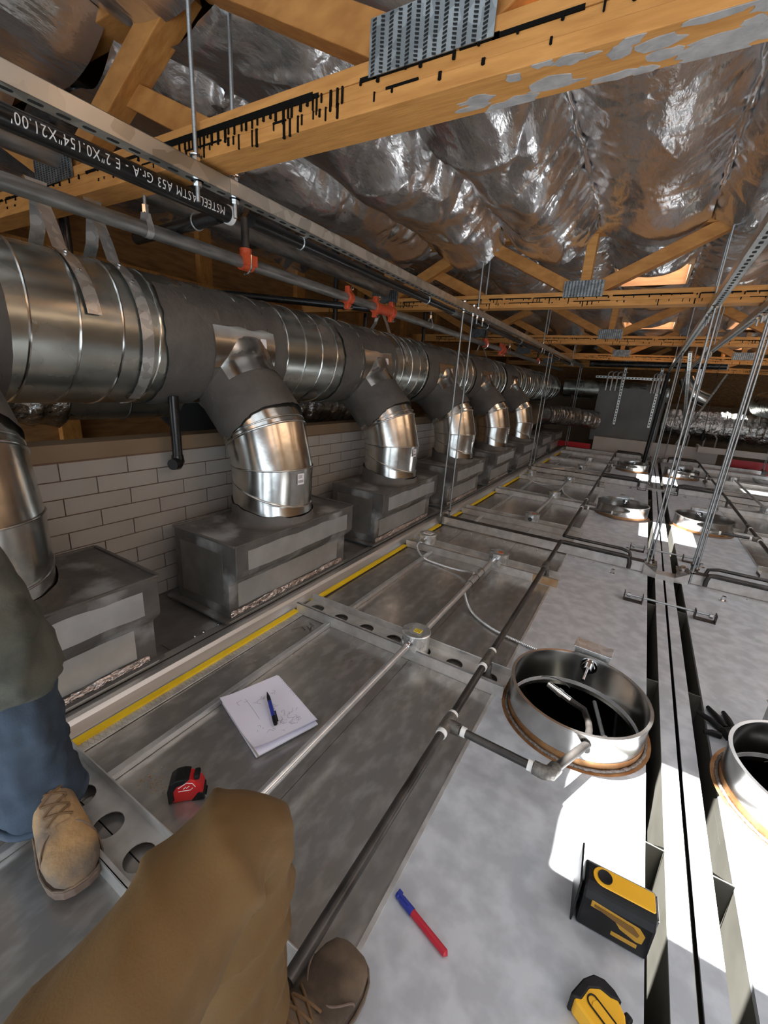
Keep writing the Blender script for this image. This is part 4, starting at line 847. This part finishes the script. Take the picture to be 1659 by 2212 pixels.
def page_z(x, y):
    u = (x + .002)/.132; v = y/.102; return .0185 + .020*(max(0, u - .3)**2)*(1.2 - .6*v) + .016*(max(0, -v - .4)**2) + .010*max(0, -u - .5)**2 + .0015*math.sin(u*3) + .0005
m = MB(NB); rr = random.Random(3)
def stroke(pts, w=.0007):
    for (a, b), (c, d) in zip(pts[:-1], pts[1:]):
        v = Vector((c - a, d - b, 0))
        if v.length < 1e-6: continue
        nn = Vector((-v.y, v.x, 0)).normalized()*w/2; za, zc = page_z(a, b), page_z(c, d)
        m.add([(a - nn.x, b - nn.y, za), (c - nn.x, d - nn.y, zc), (c + nn.x, d + nn.y, zc), (a + nn.x, b + nn.y, za)], [(0,1,2,3)])
for q in range(14):                                         # little duct-elbow sketches with dimension scrawls
    cx = rr.uniform(-.105, .10); cy = rr.uniform(-.078, .078); a = rr.uniform(0, 6.28); s = rr.uniform(.010, .024)
    def R2(x, y): return (cx + (x*math.cos(a) - y*math.sin(a))*s, cy + (x*math.sin(a) + y*math.cos(a))*s)
    stroke([R2(-1, -.3), R2(-1, .5), R2(-.2, .5), R2(.3, -.2), R2(1, -.2)][:rr.choice((3, 4, 5))])
    for e in range(2):
        ox, oy = rr.uniform(-1, 1), rr.uniform(-1.2, 1.2); stroke([R2(ox + .12*i, oy + rr.uniform(-.16, .16)) for i in range(6)], .0006)
stroke([(-.09, -.035), (-.02, -.034), (.02, -.036)])
obj('pencil_sketches', m, G['ink'], top, kind='stuff')
m = MB(NB)
for q in range(26): m.box(.118 + .004*(q % 2), .1215 + .004*(q % 2), -.088 + q*.0068, -.085 + q*.0068, .0262 + .004*q/26, .0267 + .004*q/26)
m2 = MB(NB)
for q in range(30): m2.cyl((-.118 + q*.008, .100, .017), (-.116 + q*.008, .106, .021), .0016, 5)
obj('torn_ring_holes', m2, G['paper'], t, kind='stuff')
def pen_obj(name, p0, p1, z, lab, body, capm, tip, r=.0055, kn=.0):
    t = thing(name, lab, 'pen', (p0[0], p0[1], z)); a = Vector((*p0, z + r)); b = Vector((*p1, z + r)); d = (b - a).normalized(); L = (b - a).length; return t, a, d, L
t, a, d, L = pen_obj('pen', (-.765, .760), (-.885, .842), .030, 'blue and black ballpoint pen lying on the notebook', 0, 0, 0)
obj('barrel', MB().lathe([(.0001, 0), (.0055, .001), (.0062, .006), (.0062, .05), (.006, .10)], a, axis=d, n=18), G['blueplastic'], t, smooth=40)
obj('tip', MB().lathe([(.0062, .098), (.0058, .118), (.003, .134), (.0008, .145), (.0001, .1455)], a, axis=d, n=18), G['blackplastic'], t, smooth=40)
obj('cap_end', MB().lathe([(.0001, -.004), (.006, -.003), (.0064, .004), (.0064, .028), (.0062, .029)], a, axis=d, n=18), G['blackplastic'], t, smooth=40)
obj('clip', MB().bar(a + Vector((.004, .006, .006)), a + d*.045 + Vector((.004, .006, .006)), .004, .0018), G['blackplastic'], t)
t, a, d, L = pen_obj('pen', (-.112, .552), (-.238, .588), .003, 'red and blue carpenter pen lying alone on the pale sheet', 0, 0, 0)
pol = lambda r: [(r, 0)]
obj('red_barrel', MB().lathe([(.0001, -.004), (.0055, 0), (.0072, .002), (.0072, .092)], a, axis=d, n=10), G['penred'], t)
obj('blue_cap', MB().lathe([(.0078, .088), (.0082, .09), (.0078, .118), (.0064, .125), (.0078, .128), (.0066, .133), (.0001, .134)], a, axis=d, n=14), G['blueplastic'], t, smooth=30)
obj('clip', MB().bar(a + d*.100 + Vector((0, 0, .008)), a + d*.130 + Vector((0, 0, .008)), .005, .003).bar(a + d*.122 + Vector((0, .006, .004)), a + d*.132 + Vector((0, .006, .004)), .004, .006), G['blueplastic'], t)
# red tape measure, standing on its edge
def tape(x, y, z, rot, lab, name, main, logo):
    M_ = xf(x, y, z, rot); t = thing(name, lab, 'tape measure', (x, y, z), 'tape measures')
    # side profile in local X(length) Z(height), thickness along local Y
    P = [(-.036, .004), (-.030, .0), (.030, .0), (.040, .002), (.041, .030), (.036, .044), (.024, .060), (.006, .068), (-.014, .066), (-.030, .056), (-.037, .038)]
    m = MB(M_); m.prism(P, 'y', -.019, .019); obj('case', m, G[main], t, bevel=.004)
    Q = [(-.041, .0), (-.036, -.001), (-.026, .010), (-.028, .036), (-.018, .052), (-.002, .058), (.012, .070), (-.004, .0735), (-.022, .071), (-.036, .060), (-.042, .038)]
    m = MB(M_); m.prism(Q, 'y', -.0215, .0215); obj('rubber_bumper', m, G['blackplastic'], t, bevel=.003)
    m = MB(M_); m.prism([(.012, -.001), (.043, -.001), (.044, .020), (.030, .026), (.020, .012)], 'y', -.0212, .0212); obj('lower_bumper', m, G['blackplastic'], t, bevel=.003)
    m = MB(M_); m.box(.020, .034, -.014, .014, .058, .072); obj('lock_button', m, G['blackplastic'], t, bevel=.004)
    m = MB(M_); m.box(.041, .047, -.013, .013, .004, .0065).box(.0455, .047, -.013, .013, -.006, .0065); obj('hook', m, G['chrome'], t)
    if logo:
        m = MB(M_)
        S = [[(-.016, -.0225, .046), (.004, -.0225, .060), (.018, -.0225, .056), (.024, -.0225, .044)], [(-.016, -.0225, .036), (.012, -.0225, .036), (.018, -.0225, .042)], [(-.004, -.0225, .042), (.002, -.0225, .048), (.003, -.0225, .043), (.010, -.0225, .049)]]
        for s in S:
            m.tube([(p[0], -.0193, p[2]) for p in s], .0009, 6)
        obj('logo', m, G['lettering'], t)
    return t
tape(-.803, .487, .0005, math.radians(45), 'red and black tape measure standing beside the notebook', 'tape_measure', 'redplastic', True)
M2 = Matrix.Translation((.135, .585, .0245)) @ Matrix.Rotation(math.radians(-28), 4, 'Z') @ Matrix.Rotation(-PI/2, 4, 'X')
_xf = xf
xf = lambda *a: M2
t = tape(.135, .585, .003, 0, 'yellow and black tape measure lying at the bottom edge of the picture', 'tape_measure', 'yellowplastic', False)
xf = _xf
m = MB(M2)
m.tube([(-.002 + .009*math.cos(a) + (.022 if math.cos(a) > 0 else -.012), -.0205, .026 + .009*math.sin(a)) for a in np.linspace(0, 2*PI, 25)[:-1]], .0013, 6, closed=True)
obj('belt_clip_outline', m, G['blackplastic'], t)
m = MB(M2); m.prism([(-.012 + .0*0, .018), (.024, .018), (.027, .026), (.024, .034), (-.012, .034), (-.015, .026)], 'y', -.0205, -.0185); obj('belt_clip', m, G['yellowplastic'], t, bevel=.001)
# laser level
LM = xf(.155, .795, .003, math.radians(3)); t = thing('laser_level', 'yellow and black laser level standing in the patch of sunlight', 'laser level', (.155, .795, .003))
pf = [(-.040, .0), (.038, .0), (.040, .02), (.040, .080), (.028, .098), (.018, .102), (-.018, .102), (-.030, .098), (-.040, .080)]
m = MB(LM); m.prism([(x, z) for x, z in pf], 'x', -.064, .066); obj('housing', m, G['blackplastic'], t, bevel=.006)
pol = []
m = MB(LM); m.prism([(-.030, -.020), (.060, -.020), (.062, -.016), (.062, .016), (.060, .020), (-.030, .020)] + [(-.030 + .020*math.cos(a), .020*math.sin(a)) for a in np.linspace(PI/2, 1.5*PI, 11)[1:-1]], 'z', .1015, .1045); o = obj('top_cover', m, G['yellowplastic'], t, bevel=.002)
m = MB(LM); m.lathe([(.0135, .1045), (.0135, .1075), (.0105, .1065), (.0001, .1060)], (-.028, 0, 0), n=24); obj('window_ring', m, G['blackplastic'], t, smooth=40)
m = MB(LM); m.prism([(-.046, .066), (-.046, .082), (.040, .074), (.052, .060), (.050, .038), (.040, .036), (.010, .046), (-.004, .064)], 'y', -.0415, -.0395); lab = obj('front_label', m, G['label'], t, bevel=.001)
m = MB(LM); m.prism([(-.040, .070), (-.040, .076), (.030, .070), (.042, .058), (.040, .050), (.0, .060)], 'y', -.0424, -.0414); obj('label_text_area', m, G['amber'], lab)
m = MB(LM); m.box(-.002, .044, -.0415, -.0395, .020, .030); obj('small_label', m, G['label'], t, bevel=.001)
m = MB(LM); m.box(-.074, -.070, -.042, .050, .0, .112).box(-.072, -.06, -.02, .02, .03, .05); obj('mount_bracket', m, G['blackplastic'], t, bevel=.002)
m = MB(LM); m.box(.066, .069, -.025, .025, .05, .095); obj('side_window', m, G['chrome'], t, bevel=.001)
# fallen glove on the right hood
t = thing('work_glove', 'black work glove lying behind the nearest right collar', 'glove', (.46, 1.60, 0))
m = MB()
for (a, b, r) in (((.44, 1.60, .012), (.375, 1.66, .012), .009), ((.45, 1.62, .012), (.41, 1.71, .012), .009), ((.43, 1.57, .010), (.385, 1.56, .010), .009), ((.47, 1.63, .012), (.455, 1.71, .012), .009)): m.tube([a, tuple((Vector(a)+Vector(b))/2 + Vector((0,0,.004))), b], [r*1.25, r*1.1, r*.8], 10)
obj('fingers', m, G['blackplastic'], t, smooth=60); m = MB(); m.tube([(.44, 1.58, .014), (.48, 1.60, .018), (.53, 1.62, .016)], [.02, .026, .024], 14); obj('palm', m, G['blackplastic'], t, smooth=60)

# ================================================================ PEOPLE
def limb(path, seed=0, n=48, step=.012, fold=.006, folds=()):
    """lofted cloth tube: path = (x,y,z,ra,rb); folds = (s0,amp,freq) cloth creases"""
    K = [Vector(p[:3]) for p in path]; R_ = [p[3:] for p in path]; C = []; RR_ = []
    for i in range(len(K) - 1):
        p0, p1, p2, p3 = K[max(i-1, 0)], K[i], K[i+1], K[min(i+2, len(K)-1)]; k = max(3, int((p2 - p1).length/step))
        for q in range(k):
            t = q/k; C.append(.5*((2*p1) + (p2-p0)*t + (2*p0-5*p1+4*p2-p3)*t*t + (3*p1-p0-3*p2+p3)*t**3)); tt = t*t*(3-2*t)
            RR_.append((R_[i][0]*(1-tt) + R_[i+1][0]*tt, R_[i][1]*(1-tt) + R_[i+1][1]*tt))
    C.append(K[-1]); RR_.append(R_[-1]); rows = []; prev = None
    for i, c in enumerate(C):
        t = (C[min(i+1, len(C)-1)] - C[max(i-1, 0)]).normalized()
        a = Vector((1, 0, 0)) if prev is None else prev
        a = (a - t*a.dot(t)).normalized(); prev = a; b = t.cross(a); s = i*step; ring = []
        for k in range(n):
            u = 2*PI*k/n; f = fold*(float(vnoise(s*14 + math.cos(u)*2 + seed, math.sin(u)*2 + s*3, seed)) - .5)*2 + fold*.6*(float(vnoise(s*33 + math.cos(u)*5, math.sin(u)*5 + 9, seed+1)) - .5)*2
            for (s0, wd, amp, fr, tw) in folds:
                f += amp*math.exp(-((s - s0)/wd)**2)*(1 - abs(math.sin(fr*(s - s0) + tw*math.cos(u + .6))))**1.5
            ring.append(tuple(c + a*math.cos(u)*(RR_[i][0] + f) + b*math.sin(u)*(RR_[i][1] + f)))
        rows.append(ring)
    m = MB(); m.grid(np.array(rows).transpose(1, 0, 2), wrapu=True)
    N = len(rows); m.f.append(tuple(k*N for k in range(n))); m.f.append(tuple(k*N + N - 1 for k in range(n))[::-1]); return m
def boot(t, M_, mu, L=.30, laces=True, shaft=.06):
    secs = [(0, .022, .060), (.012, .032, .085), (.04, .038, .105), (.09, .040, .120), (.13, .041, .112), (.165, .044, .090), (.20, .048, .074), (.235, .050, .068), (.262, .047, .064), (.282, .040, .056), (.295, .027, .042), (.301, .010, .028)]
    rows = []
    for x, w, h in secs:
        ring = []
        for k in range(36):
            u = 2*PI*k/36; cx = math.cos(u); sz = math.sin(u); e = .72
            ring.append((x*L/.30, w*math.copysign(abs(cx)**e, cx), .016 + (h - .016)*(.5 + .5*math.copysign(abs(sz)**.8, sz)) + .0012*noise.noise((x*40, u*2, 3))))
        rows.append(ring)
    m = MB(M_); m.grid(np.array(rows).transpose(1, 0, 2), wrapu=True); N = len(rows); m.f += [tuple(k*N for k in range(36)), tuple(k*N + N - 1 for k in range(36))[::-1]]
    sh = [(.060, .0, .070, .056, .038), (.058, 0, .11, .050, .038), (.056, 0, .11 + shaft*.5, .048, .041), (.054, 0, .11 + shaft, .050, .043)]
    rows = [[(x + rx*math.cos(2*PI*k/36), ry*math.sin(2*PI*k/36), z) for k in range(36)] for x, _, z, rx, ry in sh]
    m.grid(np.array(rows).transpose(1, 0, 2), wrapu=True)
    up = obj('boot', m, mu, t, smooth=70)
    out = [(x*L/.30 + (.004 if x > .15 else -.004), s*(w + .0025)) for s, seq in ((1, secs), (-1, secs[::-1])) for x, w, h in seq]
    m = MB(M_); m.prism(out, 'z', 0.0, .020); obj('sole', m, G['sole'], up, bevel=.003)
    m = MB(M_); m.tube([(x*L/.30*1.002, s*(w + .003), .0225) for s, seq in ((1, secs), (-1, secs[::-1])) for x, w, h in seq], .0022, 6, closed=True); obj('welt_stitch', m, mu, up, smooth=50)
    m = MB(M_); m.tube([(.214 - .022*math.cos(2*a), .0492*math.copysign(abs(math.sin(a))**.72, math.sin(a)), .017 + (.0725 - .016)*(.5 + .5*abs(math.cos(a))**.8)) for a in np.linspace(-PI*.5, PI*.5, 25)], .0018, 6); obj('toe_cap_seam', m, G['sole'], up, smooth=50)
    if laces:
        m = MB(M_)
        for q in range(4):
            x = .184 - q*.020; zt = lambda xx, yy: float(np.interp(xx, (.09, .13, .165, .20), (.121, .114, .092, .076))) + .0045 - 9*yy*yy
            for sg in (1, -1): m.tube([(x - .018*(i/8), sg*(-.024 + .048*i/8), zt(x - .018*i/8, -.024 + .048*i/8)) for i in range(9)], .0024, 6)
        obj('laces', m, G['lace'], up, smooth=60)
        m = MB(M_); m.grid(np.array([[(x, y, h + .002 - 8*y*y) for y in (-.018, -.009, 0, .009, .018)] for x, h in ((.190, .0795), (.16, .0955), (.13, .1145), (.10, .121))])); obj('tongue', m, mu, up, smooth=60)
    return up
# --- standing person on the left (only a leg is in view)
p2 = thing('person', 'person standing at left in blue jeans, grey-green overtrousers and tan lace-up boots', 'person', (-1.0, .26, 0))
obj('jeans', limb([(-1.02, .262, .055, .062, .066), (-1.012, .262, .085, .078, .080), (-1.012, .262, .13, .070, .074), (-1.02, .258, .20, .068, .072), (-1.025, .256, .30, .070, .074), (-1.03, .251, .385, .070, .074), (-1.03, .250, .43, .062, .066)], 5, fold=.007, folds=((.06, .05, .012, 55, .9), (.16, .06, .010, 48, -1.1), (.27, .06, .006, 40, .7))), G['denim'], p2, smooth=70)
obj('jeans_cuff', MB().tube([(-1.013 + .083*math.cos(u), .262 + .085*math.sin(u), .072 + .006*math.sin(2*u)) for u in (2*PI*k/40 for k in range(40))], .009, 8, closed=True), G['denim'], p2, smooth=70)
obj('overtrousers', limb([(-1.03, .250, .375, .076, .082), (-1.03, .250, .395, .085, .089), (-1.03, .250, .44, .087, .090), (-1.035, .245, .50, .087, .090), (-1.07, .235, .58, .086, .090), (-1.15, .21, .70, .090, .095), (-1.18, .17, .84, .105, .115), (-1.24, .10, .96, .125, .13), (-1.26, .02, 1.05, .13, .15)], 11, fold=.009, folds=((.05, .04, .012, 60, .5), (.14, .06, .010, 50, 1.1))), G['drab'], p2, smooth=70)
boot(p2, Matrix.Translation((-1.075, .285, .021)) @ Matrix.Rotation(math.radians(-10), 4, 'Z'), G['boot_tan'])
# the other leg and hips, out of the frame
obj('other_leg', limb([(-1.35, -.25, .05, .06, .06), (-1.34, -.25, .12, .075, .075), (-1.34, -.24, .45, .085, .085), (-1.30, -.18, .85, .11, .11), (-1.27, -.04, 1.02, .12, .15)], 17, fold=.006), G['drab'], p2, smooth=70)
boot(p2, Matrix.Translation((-1.40, -.27, .024)) @ Matrix.Rotation(math.radians(-5), 4, 'Z'), G['boot_tan'])
# --- seated person holding the camera (a bent knee and a boot are in view)
p1 = thing('person', 'seated person in brown work trousers, one bent knee and a brown boot at the bottom', 'person', (-.28, .2, 0))
obj('trousers', limb([(-.27, -.34, .33, .12, .13), (-.275, -.22, .40, .105, .11), (-.285, -.06, .450, .078, .090), (-.300, .08, .470, .067, .078), (-.318, .18, .478, .062, .070), (-.332, .245, .475, .058, .060), (-.340, .285, .428, .055, .052), (-.336, .270, .34, .052, .074), (-.328, .250, .25, .053, .082), (-.320, .240, .16, .055, .082), (-.315, .235, .095, .060, .084)], 23, n=72, step=.009, fold=.0035, folds=((.60, .09, .016, 40, 1.8), (.74, .08, .014, 52, 1.4), (.90, .07, .010, 50, -1.2), (.40, .12, .005, 30, 2.0))), G['duckcloth'], p1, smooth=70)
boot(p1, Matrix.Translation((-.292, .155, .006)) @ Matrix.Rotation(math.radians(82), 4, 'Z'), G['boot_brown'], shaft=.05)
obj('other_trouser_leg', limb([(-.27, -.34, .33, .12, .13), (-.16, -.30, .26, .10, .10), (-.02, -.16, .16, .085, .09), (.10, -.12, .10, .07, .07), (.0, -.36, .075, .06, .06), (-.04, -.52, .07, .06, .06)], 29, fold=.004), G['duckcloth'], p1, smooth=70)
boot(p1, Matrix.Translation((-.04, -.50, .005)) @ Matrix.Rotation(math.radians(-80), 4, 'Z'), G['boot_brown'])
